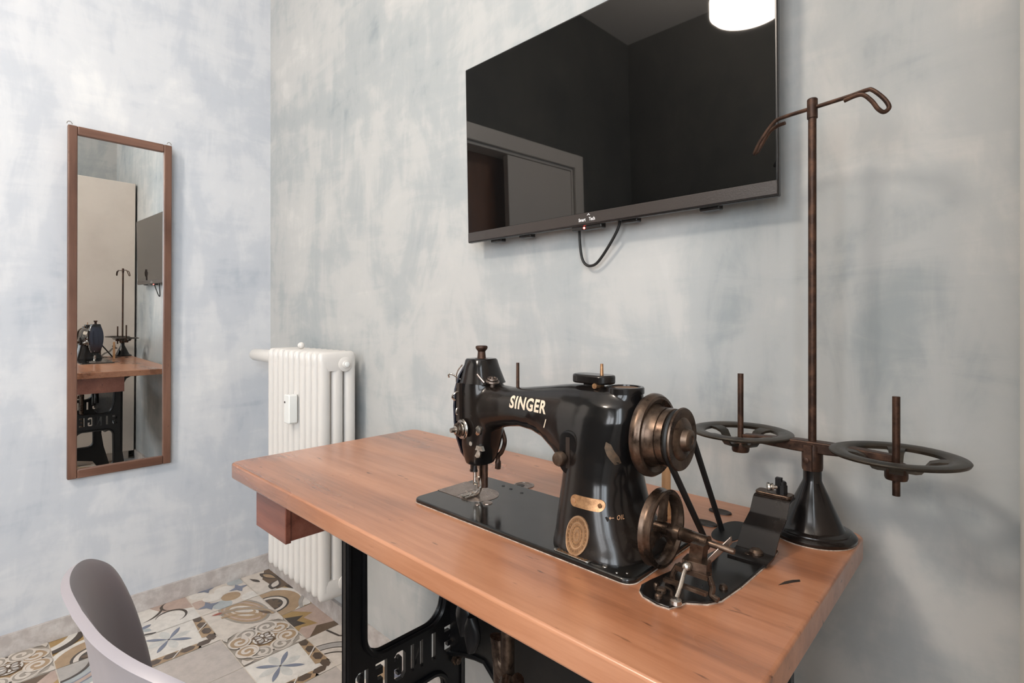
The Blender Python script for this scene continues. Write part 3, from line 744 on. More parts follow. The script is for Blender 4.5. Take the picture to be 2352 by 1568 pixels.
# lettering on the arm
LH = .0185
vs, fs = text_mesh('SINGER', .0262, .05, .0009, .86, 1.12)
wd = max(a for a, b in vs)-min(a for a, b in vs); k = .083/wd
m = MB(); m.add(*wrap([(a*k, b) for a, b in vs], fs, 1.770, .9415, .0005)); m.build('lettering', M['decal'], body, smooth=False)
m = MB(); m.add(*wrap([(0,0),(.0022,0),(.0075,.0135),(.0055,.0135)], [(0,1,2,3)], 1.848, .920, .0005)); m.build('scratch', M['decal'], body, smooth=False)
# serial plate (rounded brass) and oval badge on the pillar
def wrap_plate(poly, th):
    poly = [(a[0]+(b[0]-a[0])*t/6, a[1]+(b[1]-a[1])*t/6) for a, b in zip(poly, poly[1:]+poly[:1]) for t in range(6 if math.dist(a, b) > .006 else 1)]
    n = len(poly); c = (sum(p[0] for p in poly)/n, sum(p[1] for p in poly)/n)
    vs = []; fs = []
    rings = [1, .75, .45, .15]
    for r in rings:
        for a, b in poly: vs.append((c[0]+(a-c[0])*r, c[1]+(b-c[1])*r))
    for i in range(len(rings)-1):
        for q in range(n):
            q2 = (q+1) % n; fs.append([i*n+q, i*n+q2, (i+1)*n+q2, (i+1)*n+q])
    fs.append([3*n+q for q in range(n)])
    top = [on_front(a, b, th) for a, b in vs]; bot = [on_front(a, b, -.001) for a, b in poly]
    m = MB(); base = len(top)
    for q in range(n): fs.append([q, base+q, base+(q+1) % n, (q+1) % n])
    m.add(top+bot, fs); return m
def rot_poly(poly, c, ang):
    ca, sa = math.cos(ang), math.sin(ang)
    return [(c[0]+(a-c[0])*ca-(b-c[1])*sa, c[1]+(a-c[0])*sa+(b-c[1])*ca) for a, b in poly]
PLC = (1.944, .834)
pl = wrap_plate(rot_poly(rrect(PLC[0]-.0255, PLC[1]-.0078, PLC[0]+.0255, PLC[1]+.0078, .0077, 6), PLC, .0), .0012).build('serial_plate', M['brass'], body)
for s in (-1, 1):
    q = on_front(PLC[0]+s*.0195, PLC[1], .0012); MB().lathe(q, [(0, .0032), (.0012, .003), (.0018, .001), (.0018, 0)], 14, (0,-1,0)).build('rivet', M['brassdk' if s > 0 else 'brasshi'], pl)
BC = (1.937, .792)
el = [(BC[0]+.0185*math.cos(2*PI*q/36), BC[1]+.0245*math.sin(2*PI*q/36)) for q in range(36)]
bg = wrap_plate(el, .0014).build('oval_badge', M['brass'], body)
def ringline(rx, rz, w, off, mat, nm, a0=0, a1=360, dash=None):
    m = MB(); n = 72
    for q in range(n):
        if dash and q % dash == 0: continue
        aa = [math.radians(a0+(a1-a0)*(q+t)/n) for t in (0, 1)]
        ps = []
        for r_ in (1, 1-w):
            for a in (aa if r_ == 1 else aa[::-1]):
                ps.append(on_front(BC[0]+rx*r_*math.cos(a), BC[1]+rz*r_*math.sin(a), off))
        m.add(ps, [(0,1,2,3)])
    return m.build(nm, M[mat], bg, smooth=False)
ringline(.0184, .0244, .09, .0019, 'brasshi', 'badge_rim'); ringline(.0150, .0205, .13, .0017, 'brassdk', 'badge_ring', dash=3)
ringline(.0118, .0165, .10, .0018, 'brasshi', 'badge_ring'); ringline(.0085, .0125, .16, .0017, 'brassdk', 'badge_ring', dash=4); ringline(.0045, .0075, .35, .0018, 'brasshi', 'badge_ring', dash=5)
sc_p = [(1.966,.918),(1.972,.915),(1.975,.907),(1.979,.898),(1.980,.889),(1.975,.887),(1.971,.893),(1.967,.900),(1.964,.910)]
wrap_plate(sc_p, .0005).build('scuff', M['scuff'], body)
# oil mark
od, orr = Vector((-.62, .785, 0)), Vector((.785, .62, 0)); oP = Vector(on_front(1.980, .8175, 0))
def side(vs, off=.0004):
    out = []
    for a_, b_ in vs:
        p = oP + orr*a_ + Vector((0, 0, b_)); h = bvh.ray_cast(p-od*.2, od); out.append((h[0] if h[0] is not None else p)-od*off)
    return out
vs, fs = text_mesh('OIL', .0075, .15, .0001, .8, 1.2)
m = MB(); m.add(side([(a_+.0045, b_) for a_, b_ in vs]), fs); m.add(side([(-.004, .002), (.001, .002), (.001, .0028), (-.004, .0028)]), [(0,1,2,3)]); m.add(side([(-.0058, .0024), (-.0038, .0044), (-.0038, .0004)]), [(0,1,2)])
m.build('oil_mark', M['gold'], body, smooth=False)
q = on_front(1.9735, .8185, .0002); MB().lathe(q, [(0, .0032), (.0006, .003), (.0006, 0)], 14, (0,-1,0)).build('oil_hole', M['rubber'], body)
# stitch length dial: slotted boss and knob
q = on_front(1.900, .897, 0)
m = MB(); m.loft([[(a, q[1]+.010-d, b) for a, b in rrect(1.888-e, .862-e, 1.922+e, .925+e, .0165+e, 8)] for d, e in ((0, .002), (.012, .0), (.015, -.002), (.0152, -.006))])
bo = m.build('slot_plate', M['enamel'], body)
MB().box((1.902, q[1]-.0058, .872), (1.909, q[1]-.002, .916)).build('slot', M['dark'], bo)
m = MB(); m.lathe((1.898, q[1]-.002, .886), [(0, .005), (.006, .005), (.008, .0098), (.015, .0105), (.018, .009), (.019, .004), (.019, 0)], 24, (0,-1,0)); m.build('dial_knob', M['worn'], body)
# top cover with pin, oil cup, cap, thread pins
m = MB(); m.prism(rrect(1.883, -.321, 1.949, -.285, .016, 8), .990, 1.003, 'xy'); m.prism(rrect(1.90, -.312, 1.932, -.293, .008), .982, .991, 'xy'); m.build('top_cover', M['enamel'], body, bevel=.0025)
m = MB(); m.cyl((1.930, -.303, 1.000), (1.930, -.303, 1.019), .0027, .0022, 12); m.cyl((1.930, -.303, .988), (1.930, -.322, .988), .004, .004, 10); m.build('cover_pin', M['brass'], body)
m = MB(); m.lathe((1.967, AX, .980), [(0, .0268), (.0075, .0268), (.009, .0255), (.009, .0215), (.0055, .0205), (.005, .008), (.0062, .005), (.0062, 0)], 36); m.build('oil_cup', M['enamel'], body)
m = MB(); m.lathe((1.967, AX, .9865), [(0, .0203), (.0008, .0195), (.0008, 0)], 30); m.build('oil_pad', M['brassdk'], body)
m = MB(); m.loft([selli(cx, AX, hx, hy, z, 36, 3) for z, cx, hx, hy in ((.972, 1.6745, .0375, .037), (.980, 1.674, .0345, .0345), (1.000, 1.672, .0285, .029), (1.012, 1.6715, .0255, .026), (1.0145, 1.6715, .0235, .024))])
m.build('head_cap', M['enamel'], body, angle=50)
m = MB(); m.lathe((1.672, AX, 1.013), [(0, .012), (.0015, .012), (.002, .0078), (.014, .0068), (.0155, .0078), (.019, .0105), (.021, .011), (.0235, .0105), (.0245, .008), (.0245, 0)], 24); m.build('pressure_screw', M['rust'], body)
m = MB(); m.cyl((1.757, -.296, .966), (1.757, -.296, 1.011), .0029, .0027, 12); m.build('thread_pin', M['rust'], body)
m = MB()
m.torus((1.715, -.315, .978), .010, .0022, (.25,-.1,1), 28, 8); m.torus((1.715, -.315, .982), .0075, .002, (.25,-.1,1), 24, 8); m.cyl((1.715, -.315, .968), (1.716, -.316, .986), .004, .0035, 12)
m.tube(catmull([(1.695, -.332, .990), (1.700, -.330, .984), (1.706, -.326, .976)], 4), .0022, 8)
m.build('thread_tensioner', M['dull'], body)
# face plate on the needle end
fpz = [.832, .845, .87, .90, .93, .96, .985, 1.003]; fpw = [.016, .024, .032, .0365, .038, .036, .031, .024]; fpx = [1.640, 1.6365, 1.634, 1.632, 1.632, 1.633, 1.638, 1.646]
m = MB(); n_ = 11; grid = []
for z, w_, x_ in zip(fpz, fpw, fpx):
    grid.append([(x_+.006*abs((k-5)/5)**2.5, AX+w_*(k-5)/5, z) for k in range(n_)])
fp_v = [p for r in grid for p in r]; nn = len(fp_v); fp_v += [(p[0]+.004, p[1], p[2]) for p in fp_v]
fs = []
for i in range(len(grid)-1):
    for k in range(n_-1):
        a = i*n_+k; fs.append([a, a+1, a+n_+1, a+n_]); fs.append([nn+a, nn+a+n_, nn+a+n_+1, nn+a+1])
bdry = [k for k in range(n_)] + [i*n_+n_-1 for i in range(1, len(grid))] + [(len(grid)-1)*n_+k for k in range(n_-2, -1, -1)] + [i*n_ for i in range(len(grid)-2, 0, -1)]
for q in range(len(bdry)): a, b = bdry[q], bdry[(q+1) % len(bdry)]; fs.append([a, nn+a, nn+b, b])
m.add(fp_v, fs); fpo = m.build('face_plate', simple('blued_plate', (.05,.055,.075), .22, .7), body)
m = MB(); m.box((1.652, -.3425, .905), (1.660, -.333, .972)); m.build('takeup_slot', M['dark'], body)
m = MB(); m.tube(catmull([(1.656, -.338, .958), (1.654, -.347, .955), (1.650, -.350, .948), (1.652, -.345, .942)], 5), .0018, 8); m.tube(catmull([(1.655, -.338, .915), (1.655, -.344, .918), (1.655, -.344, .926), (1.655, -.338, .93)], 5), .0017, 8); m.build('takeup_lever', M['steel'], body)
m = MB(); m.tube(catmull([(1.646, -.328, .977), (1.636, -.338, .986), (1.628, -.340, .985), (1.627, -.338, .980)], 5), .0015, 8); m.tube(catmull([(1.648, -.325, 1.003), (1.640, -.330, .99), (1.637, -.330, .972)], 4), .0012, 6); m.build('thread_hook', M['steel'], body)
# thread tension discs
ten = (1.670, -.333, .893); td = Vector((-.25, -1, 0)).normalized()
m = MB(); m.lathe(ten, [(0, .006), (.006, .006), (.0065, .0165), (.0085, .0175), (.0095, .0165), (.0105, .0172), (.0125, .0165), (.013, .011), (.019, .0105), (.0195, .008), (.024, .0075), (.025, .0045), (.032, .004), (.0325, 0)], 28, td)
m.build('tension_discs', M['steel'], body)
m = MB(); m.torus(Vector(ten)+td*.0165, .0118, .0012, td, 24, 6); m.torus(Vector(ten)+td*.021, .0095, .0012, td, 24, 6); m.build('tension_spring', M['worn'], body)
m = MB(); m.lathe((1.694, -.328, .893), [(0, .010), (.004, .009), (.006, .004), (.006, 0)], 16, (0,-1,0)); m.lathe((1.680, -.330, .868), [(0, .004), (.004, .004), (.004, 0)], 12, (0,-1,0)); m.lathe((1.690, -.325, .852), [(0,.009),(.003,.008),(.003,0)], 14, (0,-1,0))
m.obox((1.692, -.327, .862), (.012, 0, 0), (0, .003, 0), (-.002, 0, .004)); m.build('screws', M['steel'], body)
m = MB(); m.tube(catmull([(1.696, -.272, .885), (1.701, -.270, .865), (1.694, -.270, .846), (1.686, -.272, .836), (1.687, -.273, .822), (1.686, -.273, .814)], 6), [.004]*12+[.0042]*10+[.0055]*9, 10); m.build('presser_lifter', M['rust'], body)
for z, r in ((.838, .004), (.875, .003)): MB().torus((1.640, -.311, z), r, .001, (0,1,0), 16, 6).build('thread_guide', M['steel'], body)
# needle bar, presser bar and foot
m = MB(); m.cyl((1.660, -.305, .832), (1.660, -.305, .812), .0085, .0085, 16); m.cyl((1.660, -.305, .814), (1.660, -.305, .811), .0095, .0095, 16); m.build('bar_bush', M['enamel'], body)
m = MB(); m.cyl((1.660, -.305, .815), (1.660, -.305, .787), .0036, .0036, 14); m.cyl((1.660, -.305, .787), (1.660, -.305, BZ), .0011, .0008, 8); m.build('needle_bar', M['steel'], body)
m = MB(); m.cyl((1.681, -.300, .830), (1.681, -.300, .785), .0052, .0052, 14); m.build('presser_bar', M['rust'], body)
m = MB(); m.box((1.668, -.308, .782), (1.675, -.299, .832)); m.lathe((1.6715, -.308, .800), [(0,.0042),(.003,.004),(.003,0)], 12, (0,-1,0)); m.lathe((1.668, -.306, .790), [(0,.003),(.006,.003),(.006,0)], 10, (-1,-.2,0))
m.tube(catmull([(1.671, -.304, .80), (1.673, -.304, .788), (1.671, -.306, .777), (1.664, -.309, .7705)], 6), [.0045]*9+[.0038]*10, 10)
m.build('foot_shank', M['steel'], body)
m = MB()
for dx in (-.004, .004): m.obox((1.661+dx, -.316, BZ+.0028), (.0028, 0, 0), (0, .016, 0), (0, 0, .0012))
m.obox((1.661, -.304, BZ+.0045), (.007, 0, 0), (0, .004, 0), (0, 0, .002)); m.tube([(1.650, -.318, .776), (1.668, -.322, .772)], .001, 6); m.cyl((1.648, -.326, BZ), (1.648, -.326, BZ+.003), .003, .0025, 10)
m.build('presser_foot', M['steel'], body)
# throat and slide plates, screws on the bed
pp = [(1.589, -.334), (1.650, -.334)] + [(1.660+.040*math.cos(a), -.2985+.0375*math.sin(a)) for a in [math.radians(-80+10*k) for k in range(17)]] + [(1.640, -.262), (1.589, -.262)]
m = MB(); m.prism(pp, BZ, BZ+.0007, 'xy'); tpl = m.build('throat_plate', M['dull'], bed)
m = MB(); m.prism([(1.638,-.3335), (1.6385,-.3335), (1.6385,-.2625), (1.638,-.2625)], BZ+.0006, BZ+.0009, 'xy'); m.build('plate_seam', M['dark'], tpl)
for x, y in ((1.66, -.232), (1.683, -.235), (1.713, -.238)): MB().lathe((x, y, BZ), [(0, .0032), (.0006, .003), (.0006, 0)], 12).build('oil_hole', M['rubber'], bed)
m = MB(); m.lathe((1.706, -.318, BZ), [(0, .009), (.0012, .0085), (.0016, .004), (.0016, 0)], 18); m.lathe((1.700, -.336, BZ), [(0, .004), (.0012, .0035), (.0012, 0)], 12); m.build('plate_screw', M['dull'], bed)
m = MB(); ec = (1.9335, -.3825)
m.prism([(1.905+a, -.381+b) for a, b in rrect(0, -.0052, .060, .0052, .0051, 6)], BZ, BZ+.0012, 'xy'); so = m.build('number_plate', M['steel'], bed, bevel=.0004)
m = MB(); m.prism([(1.905+a, -.381+b) for a, b in rrect(.005, -.0032, .055, .0032, .0031, 5)], BZ+.0012, BZ+.0014, 'xy'); m.build('number_recess', M['brassdk'], so)
m = MB()
for k in range(8): m.obox((1.915+.0057*k, -.381, BZ+.0016), (.0013, 0, 0), (0, .0018, 0), (0, 0, .0003))
m.build('number_relief', M['steel'], so)
for x, y, r in ((1.985, -.378, .0035), (2.005, -.382, .002), (2.015, -.374, .0018), (1.978, -.372, .0016)): MB().lathe((x, y, BZ), [(0, r), (.0007, r*.9), (.0007, 0)], 10).build('screw', M['steel'], bed)
# hand wheel and pulley
WXc, WZc = 2.0, .9275
m = MB(); m.lathe((WXc, AX, WZc), [(.003, 0), (.003, .012), (.009, .020), (.010, .040), (.006, .045), (.0035, .0495), (.0045, .0535), (.009, .0558), (.0145, .0555), (.019, .0525), (.0195, .0485), (.016, .0445), (.015, .0425)], 64, (1,0,0))
hw = m.build('hand_wheel', M['worn'], sm)
m = MB(); m.lathe((WXc, AX, WZc), [(.014, .0425), (.018, .0405), (.0195, .0395), (.0305, .0385), (.031, .037), (.0325, .037), (.033, .0385), (.0405, .0380), (.0425, .0325), (.0455, .0305), (.048, .0325), (.0495, .0400), (.0515, .0410), (.0535, .0400), (.0537, .0345), (.0525, .028), (.0545, .026), (.0555, .0225), (.0565, .0155), (.0635, .0135), (.065, .0115), (.0652, .006), (.064, .005), (.064, 0)], 64, (1,0,0))
m.build('pulley', M['worn'], hw)
# drive belt over the pulley
def tangent(P, c, r, side):
    d = Vector(P)-Vector(c); L0 = d.length; a = math.acos(r/L0); base = math.atan2(d.y, d.x); return base+side*a
BXc = WXc+.0455; cc = (AX, WZc); rb = .0342
P1, P2 = (-.176, .735), (-.122, .735)
a1 = tangent(P1, cc, rb, -1); a2 = tangent(P2, cc, rb, 1)
while a2 < a1: a2 += 2*PI
# wrap the long way round the front of the pulley
path = [(BXc-.006, P2[0], P2[1])]
an0, an1 = a2, a1+2*PI
for k in range(25):
    a = an0+(an1-an0)*k/24; path.append((BXc, cc[0]+rb*math.cos(a), cc[1]+rb*math.sin(a)))
path.append((BXc-.006, P1[0], P1[1]))
m = MB(); m.tube(path, .0042, 8); tag(m.build('drive_belt', M['rubber']), 'black rubber belt from the machine pulley down into the table', 'belt')

# ------------------------------------------------------------------ bobbin winder beside the machine
bw = empty('bobbin_winder', U((2.085, -.28, TZ)), 'old metal bobbin winder on a black plate at the right of the machine', 'bobbin winder')
poly = [(2.052, -.401), (2.043, -.393), (2.038, -.380), (2.040, -.362), (2.052, -.30), (2.062, -.24), (2.070, -.19), (2.078, -.165), (2.128, -.165), (2.130, -.22), (2.127, -.30), (2.122, -.348), (2.113, -.366), (2.101, -.375), (2.094, -.380), (2.090, -.392), (2.086, -.404), (2.072, -.406)]
m = MB(); m.prism(poly, TZ, TZ+.0035, 'xy'); bpl = m.build('base_plate', M['enamel'], bw, bevel=.001)
m = MB(); m.tube([(a, b, TZ+.0005) for a, b in poly], .0011, 5, closed=True); m.build('dust_line', M['dust'], bpl)
# folded strip with post
prof = [(-.232, .7645), (-.203, .7655), (-.199, .7670), (-.178, .787), (-.175, .7893), (-.171, .791), (-.150, .8000), (-.147, .8020), (-.134, .8190), (-.131, .8212), (-.127, .8222), (-.106, .8225)]
pr = prof
m = MB(); rings = []
for a, b in pr:
    rings.append([(2.084, a, b-.0015), (2.134, a, b-.0015), (2.134, a, b+.0015), (2.084, a, b+.0015)])
m.loft(rings); m.build('bent_strip', M['enamel'], bpl, smooth=True, angle=50)
m = MB(); m.prism(rrect(2.084, -.128, 2.134, -.106, .006), .8232, .8285, 'xy'); m.build('clamp_plate', M['worn'], bpl, bevel=.0012)
m = MB(); m.lathe((2.119, -.118, .823), [(0, .0075), (.018, .0075), (.019, .0065), (.022, .0065), (.024, .005), (.024, 0)], 10); m.obox((2.116, -.121, .846), (.004, 0, 0), (0, .004, 0), (0, 0, .006)); m.build('clamp_post', M['iron'], bpl)
m = MB(); m.lathe((2.114, -.123, .838), [(0, .003), (.005, .003), (.0055, .0055), (.0075, .0055), (.008, .0045), (.011, .0065), (.0135, .006), (.014, 0)], 14, (-.85,-.5,0)); m.build('thumb_screw', M['steel'], bpl)
m = MB(); m.lathe((2.112, -.205, .7668), [(0, .009), (.003, .009), (.006, .006), (.006, 0)], 18); m.lathe((2.104, -.212, .7650), [(0, .005), (.002, .004), (.002, 0)], 12); m.build('strip_screw', M['worn'], bpl)
# winder wheel
wc = Vector((2.036, -.325, .8155))
m = MB()
rw, hw_ = .0495, .0085
prof = [(-hw_, .0435), (-hw_, .047), (-hw_*.8, .049), (-hw_*.3, .0480), (0, .0472), (hw_*.3, .0480), (hw_*.8, .049), (hw_, .047), (hw_, .0435), (hw_*.4, .041), (-hw_*.4, .041), (-hw_, .0435)]
m.lathe(wc, prof, 56, (1,0,0)); m.lathe(wc, [(-.008, 0), (-.008, .008), (.010, .008), (.010, 0)], 20, (1,0,0))
for k in range(3):
    a = math.radians(80+120*k); d = Vector((0, math.cos(a), math.sin(a))); n_ = Vector((0, -math.sin(a), math.cos(a)))
    m.loft([[wc+d*r_+n_*w_*s1+Vector((1,0,0))*.004*s2 for s1, s2 in ((-1,-1), (1,-1), (1,1), (-1,1))] for r_, w_ in ((.008, .0065), (.025, .0042), (.0425, .0065))])
m.build('winder_wheel', M['worn'], bw)
m = MB(); m.lathe((2.046, -.325, .8155), [(0, .004), (.008, .004), (.008, .0085), (.016, .0085), (.0165, .007), (.020, .0085), (.045, .0075), (.052, .0085), (.052, .004), (.082, .0036), (.083, .003), (.083, 0)], 20, (1, -.03, -.03)); m.build('winder_spindle', M['worn'], bw)
m = MB()
m.obox((2.090, -.338, .800), (.008, 0, 0), (0, .008, 0), (.002, 0, .016)); m.obox((2.092, -.346, .791), (.014, .002, 0), (-.001, .010, 0), (0, 0, .008))
m.loft([[(2.090+a, -.352+b, z) for a, b in ((-.020,-.006), (.020,-.006), (.020,.006), (-.020,.006))] for z in (.783, .789)])
for s in (-1, 1):
    m.tube(catmull([(2.090+s*.019, -.352, .787), (2.090+s*.024, -.354, .776), (2.090+s*.024, -.356, .768), (2.090+s*.032, -.357, .7655)], 4), .0035, 8)
m.loft([[(2.088+a, b, .772+.008*math.sin(k*.5)) for a, b in ((-.026, -.372+.0*k), (.026, -.372), (.026, -.366), (-.026, -.366))] for k in range(2)])
m.build('winder_bracket', M['worn'], bw, bevel=.0012)
m = MB(); m.loft([[(2.102+.020*t, -.338+.020*t+o[0], .796+.026*t+o[1]) for o in ((-.002,-.005), (.002,-.005), (.002,.005), (-.002,.005))] for t in (0, .35, .7, 1)]); m.build('latch_arm', M['dull'], bw, bevel=.001)
m = MB(); m.tube(catmull([(2.087, -.358, .794), (2.086, -.366, .789), (2.087, -.380, .775), (2.087, -.390, .766)], 5), .0026, 10); m.sphere((2.086, -.360, .793), .006, 14); m.lathe((2.088, -.392, .7635), [(0, .007), (.004, .0065), (.006, .003), (.006, 0)], 12); m.build('stop_rod', M['steel'], bw)
for x, y, r in ((2.064, -.380, .0062), (2.068, -.394, .0045), (2.054, -.373, .0033), (2.114, -.322, .005)): MB().lathe((x, y, TZ+.0035), [(0, r), (.003, r*.95), (.0045, r*.6), (.0045, 0)], 14).build('screw', M['worn'], bpl)

# ------------------------------------------------------------------ wooden peg behind the pulley
m = MB(); m.lathe((1.953, -.150, TZ), [(0, 0), (0, .0085), (.003, .0085), (.004, .0075), (.115, .0068), (.118, .005), (.118, 0)], 18)
tag(m.build('wooden_peg', M['peg']), 'short pale wooden peg standing on the table behind the machine pulley', 'peg')

# ------------------------------------------------------------------ thread stand
SX, SY = 2.146, -.064
ts = empty('thread_stand', U((SX, SY, TZ)), 'tall black metal thread stand with two spool wheels on the table corner', 'thread stand')
m = MB(); m.lathe((SX, SY, TZ), [(0, 0), (0, .0555), (.003, .0575), (.006, .0575), (.009, .0545), (.0105, .0500), (.012, .0495), (.0135, .046), (.0145, .0425), (.017, .0405), (.030, .0350), (.060, .0225), (.080, .0135), (.0835, .0125), (.105, .0123), (.105, 0)], 56)
cbo = m.build('cone_base', M['enamel'], ts); MB().torus((SX, SY, TZ+.0003), .0566, .0010, (0,0,1), 64, 5).build('dust_line', M['dust'], cbo)
m = MB(); m.lathe((SX, SY, TZ+.098), [(0, 0), (0, .0135), (.004, .0142), (.036, .0142), (.039, .0125), (.039, 0)], 20); m.obox((SX-.002, SY-.0145, TZ+.118), (.0055, 0, 0), (0, .004, 0), (0, 0, .019)); m.lathe((SX-.004, SY-.018, TZ+.115), [(0, .0042), (.003, .0042), (.0034, .0028), (.0034, 0)], 12, (0,-1,0))
m.build('collar', M['rust'], ts)
m = MB(); m.cyl((SX, SY, TZ+.13), (SX, SY, 1.412), .0056, .0056, 20); m.build('pole', M['rust'], ts)
m = MB(); m.lathe((SX, SY, 1.386), [(0, .0056), (0, .0072), (.028, .0072), (.0295, .006), (.0295, 0)], 18); m.build('top_collar', M['rust'], ts)
AZ = .893
m = MB(); m.loft([[(SX+s*x, SY+dy, z) for dy, z in ((-hy, AZ-hz), (hy, AZ-hz), (hy, AZ+hz), (-hy, AZ+hz))] for s, x, hy, hz in ((-1, .100, .008, .0045), (-1, .055, .0095, .007), (-1, .02, .0105, .0085), (1, .02, .0105, .0085), (1, .055, .0095, .007), (1, .100, .008, .0045))])
m.build('cross_arm', M['rust'], ts, bevel=.0015)
def spool(sx, sy, a0, zt_, zb_):
    m = MB(); c = Vector((sx, sy, AZ+.007)); R1, R0 = .0775, .0565
    m.lathe((sx, sy, AZ+.004), [(.0045, R1), (.0030, R1+.0012), (.0005, R1), (.0, R1-.006), (-.002, R0), (.0025, R0-.001), (.005, R0+.003), (.0062, R1-.006), (.0045, R1)], 64)
    for k in range(4):
        a = math.radians(a0+90*k); d = Vector((math.cos(a), math.sin(a), 0)); n_ = Vector((-d.y, d.x, 0))
        rings = []
        for r_, dz, w_ in ((.062, .001, .013), (.056, .0, .0115), (.045, -.001, .0095), (.036, -.004, .0085), (.031, -.011, .008), (.027, -.0165, .0075), (.021, -.018, .0075), (.008, -.0175, .0075)):
            rings.append([Vector((sx, sy, AZ+.005+dz))+d*r_+n_*w_*s1+Vector((0,0,1))*.002*s2 for s1, s2 in ((-1,-1), (1,-1), (1,1), (-1,1))])
        m.loft(rings)
    o = m.build('spool_wheel', M['spool'], ts, angle=40)
    h = MB(); h.lathe((sx, sy, AZ-.026), [(0, 0), (0, .0125), (.003, .0135), (.013, .0135), (.016, .011), (.022, .011), (.022, 0)], 22); h.build('hub', M['rust'], o)
    p = MB(); p.cyl((sx, sy, zb_), (sx, sy, zt_), .0046, .0046, 14); p.build('spindle', M['rust'], o)
spool(2.040, -.062, 65, .995, AZ-.024); spool(2.250, -.075, 7, .979, .845)
# wire thread guide through the pole top
gd = Vector((1, -.20, 0)).normalized(); gn = Vector((-gd.y, gd.x, 0)); pc = Vector((SX, SY, 1.4015))
def G(t, n_, z): return pc + gd*t + gn*n_ + Vector((0, 0, z))
pts = [G(.048, -.010, -.008), G(.062, -.010, -.006), G(.072, -.0095, -.008), G(.082, -.008, -.020), G(.0885, -.0065, -.032), G(.094, -.002, -.037), G(.0985, .002, -.031), G(.093, .001, -.018), G(.080, 0, -.002), G(.072, 0, .001), G(.05, 0, 0), G(0, 0, 0),
       G(-.045, 0, 0), G(-.058, 0, -.003), G(-.070, .0, -.014), G(-.082, .0, -.028), G(-.091, .002, -.041), G(-.0935, .005, -.043), G(-.090, .009, -.039), G(-.080, .010, -.024), G(-.070, .010, -.012), G(-.058, .010, -.007), G(-.046, .010, -.006)]
m = MB(); m.tube(catmull(pts, 5), .0029, 10); m.build('thread_guide_wire', M['rust'], ts)

CamScale.k = 1.0; CamScale.t = Vector((0, 0, 0))
# ------------------------------------------------------------------ chair in front of the table
ch = empty('chair', (1.662, -.615, -.006), 'grey moulded plastic chair drawn up to the front of the table', 'chair')
half = [(0, -.250, .790), (.07, -.2475, .790), (.125, -.237, .787), (.168, -.220, .781), (.197, -.200, .768), (.214, -.178, .745), (.222, -.160, .705), (.224, -.147, .65), (.225, -.135, .585), (.225, -.10, .525), (.223, -.03, .480), (.215, .05, .452), (.195, .11, .438), (.15, .145, .428), (.08, .157, .424), (0, .16, .423)]
rimR = catmull(half, 5); rim = rimR + [Vector((-p.x, p.y, p.z)) for p in rimR[-2:0:-1]]
Cc = Vector((0, -.04, .425))
rings = []
for k in [0, .01, .025, .045, .07, .10, .15, .2, .3, .42, .55, .7, .84, .95]:
    g_ = 1-k**2.2*1.0; h_ = (1-k)**1.9; ring = []
    for p in rim:
        d = Vector((p.x-Cc.x, p.y-Cc.y, 0))
        q = Cc + d*g_; am = .026*min(1, max(0, (p.z-.44)/.2))
        q += d.normalized()*(am*math.exp(-k/.06)-am); q.z = Cc.z-.02*k + (p.z-Cc.z)*h_ if p.z > Cc.z else Cc.z-.02*k+(p.z-Cc.z)*(1-k)
        ring.append(tuple(q))
    rings.append(ring)
m = MB(); m.loft(rings, cap=False); st = len(m.v); m.v.append(Vector((Cc.x, Cc.y, Cc.z-.02))); n_ = len(rim); b0 = st-n_
for k in range(n_): m.f.append([b0+k, b0+(k+1) % n_, st]); m.m.append(0)
sh = m.build('shell', M['chair'], ch, world=False)
so_ = sh.modifiers.new('solid', 'SOLIDIFY'); so_.thickness = .009; so_.offset = 0
bv = sh.modifiers.new('b', 'BEVEL'); bv.width = .0035; bv.segments = 3; bv.limit_method = 'ANGLE'; bv.angle_limit = math.radians(50)
for sx in (-1, 1):
    for sy in (-1, 1):
        m = MB(); m.tube([(sx*.10, -.04+sy*.09, .408), (sx*.19, -.04+sy*.18, .0065)], [.015, .010], 14); m.build('leg', M['chairleg'], ch, world=False)
ch.rotation_euler = (0, 0, math.radians(3))

# ------------------------------------------------------------------ tall cream cabinet at the right
cbn = empty('tall_cabinet', (2.67, -.325, 0), 'tall plain cream cabinet against the back wall at the far right', 'cabinet')
MB().box((2.371, -.60, .06), (2.97, -.012, 2.03)).build('carcass', M['cab'], cbn, bevel=.004)
MB().box((2.374, -.622, .065), (2.668, -.602, 2.025)).build('cabinet_door', M['cab'], cbn, bevel=.003); MB().box((2.672, -.622, .065), (2.967, -.602, 2.025)).build('cabinet_door', M['cab'], cbn, bevel=.003)
MB().box((2.40, -.57, 0), (2.95, -.04, .06)).build('plinth', M['cab'], cbn)

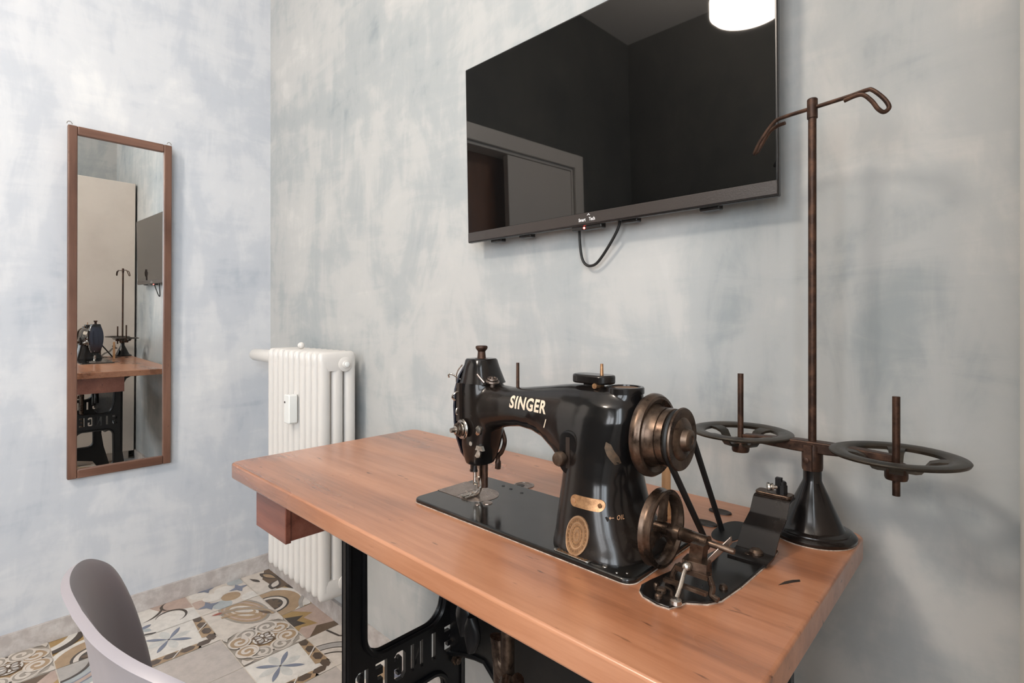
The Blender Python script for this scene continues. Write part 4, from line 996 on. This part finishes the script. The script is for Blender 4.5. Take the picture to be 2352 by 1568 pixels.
# ------------------------------------------------------------------ pendant lamp
LP = Vector((1.33, -2.20, 2.66))
lp = empty('ceiling_lamp', (LP.x, LP.y, LP.z), 'large round white glowing ceiling lamp reflected at the top of the television screen', 'lamp')
m = MB(); m.lathe(LP, [(0, 0), (.0, .15), (.010, .18), (.03, .20), (.11, .20), (.14, .18), (.15, .15), (.15, 0)], 48); m.build('lamp_shade', M['lamp'], lp)
m = MB(); m.cyl(LP+Vector((0, 0, .16)), (LP.x, LP.y, RZ-.02), .006, .006, 10); m.lathe((LP.x, LP.y, RZ-.03), [(0, 0), (0, .05), (.0295, .06), (.0295, 0)], 24); m.build('lamp_stem', M['door'], lp)

# ------------------------------------------------------------------ light
wld = bpy.data.worlds.new('world'); SC.world = wld; wld.use_nodes = True
wld.node_tree.nodes['Background'].inputs['Color'].default_value = (.80, .90, 1, 1); wld.node_tree.nodes['Background'].inputs['Strength'].default_value = .8
def area(name, loc, rot, sx, sy, power, col):
    l = bpy.data.lights.new(name, 'AREA'); l.shape = 'RECTANGLE'; l.size = sx; l.size_y = sy; l.energy = power; l.color = col
    o = bpy.data.objects.new(name, l); C.objects.link(o); o.location = loc; o.rotation_euler = rot; return o
area('daylight', (RX+.10, wm, (WZ0+WZ1)/2), (0, math.radians(90), 0), WZ1-WZ0-.1, WY1-WY0-.1, 44, (.85, .93, 1))
area('fill_front', ((FX0+FX1)/2, RY-.10, 1.75), (math.radians(90), 0, 0), FX1-FX0-.1, 1.4, 26, (.95, .97, 1))  # added fill lamp for the back wall, set in the made-up window

# ------------------------------------------------------------------ camera
cam = bpy.data.cameras.new('camera'); co = bpy.data.objects.new('camera', cam); C.objects.link(co); SC.camera = co
cam.sensor_fit = 'HORIZONTAL'; cam.sensor_width = 36; cam.lens = 36*1205/2352
cam.shift_y = (739-784)/2352; cam.clip_start = .02
co.location = (2.36, -.948, 1.08); co.rotation_euler = (math.radians(90), 0, math.radians(43.4))
SC.view_settings.view_transform = 'Standard'; SC.view_settings.look = 'None'; SC.view_settings.exposure = 0.6; SC.view_settings.gamma = 1
SC.cycles.max_bounces = 10; SC.cycles.diffuse_bounces = 6; SC.cycles.glossy_bounces = 6
SC.cycles.use_denoising = True
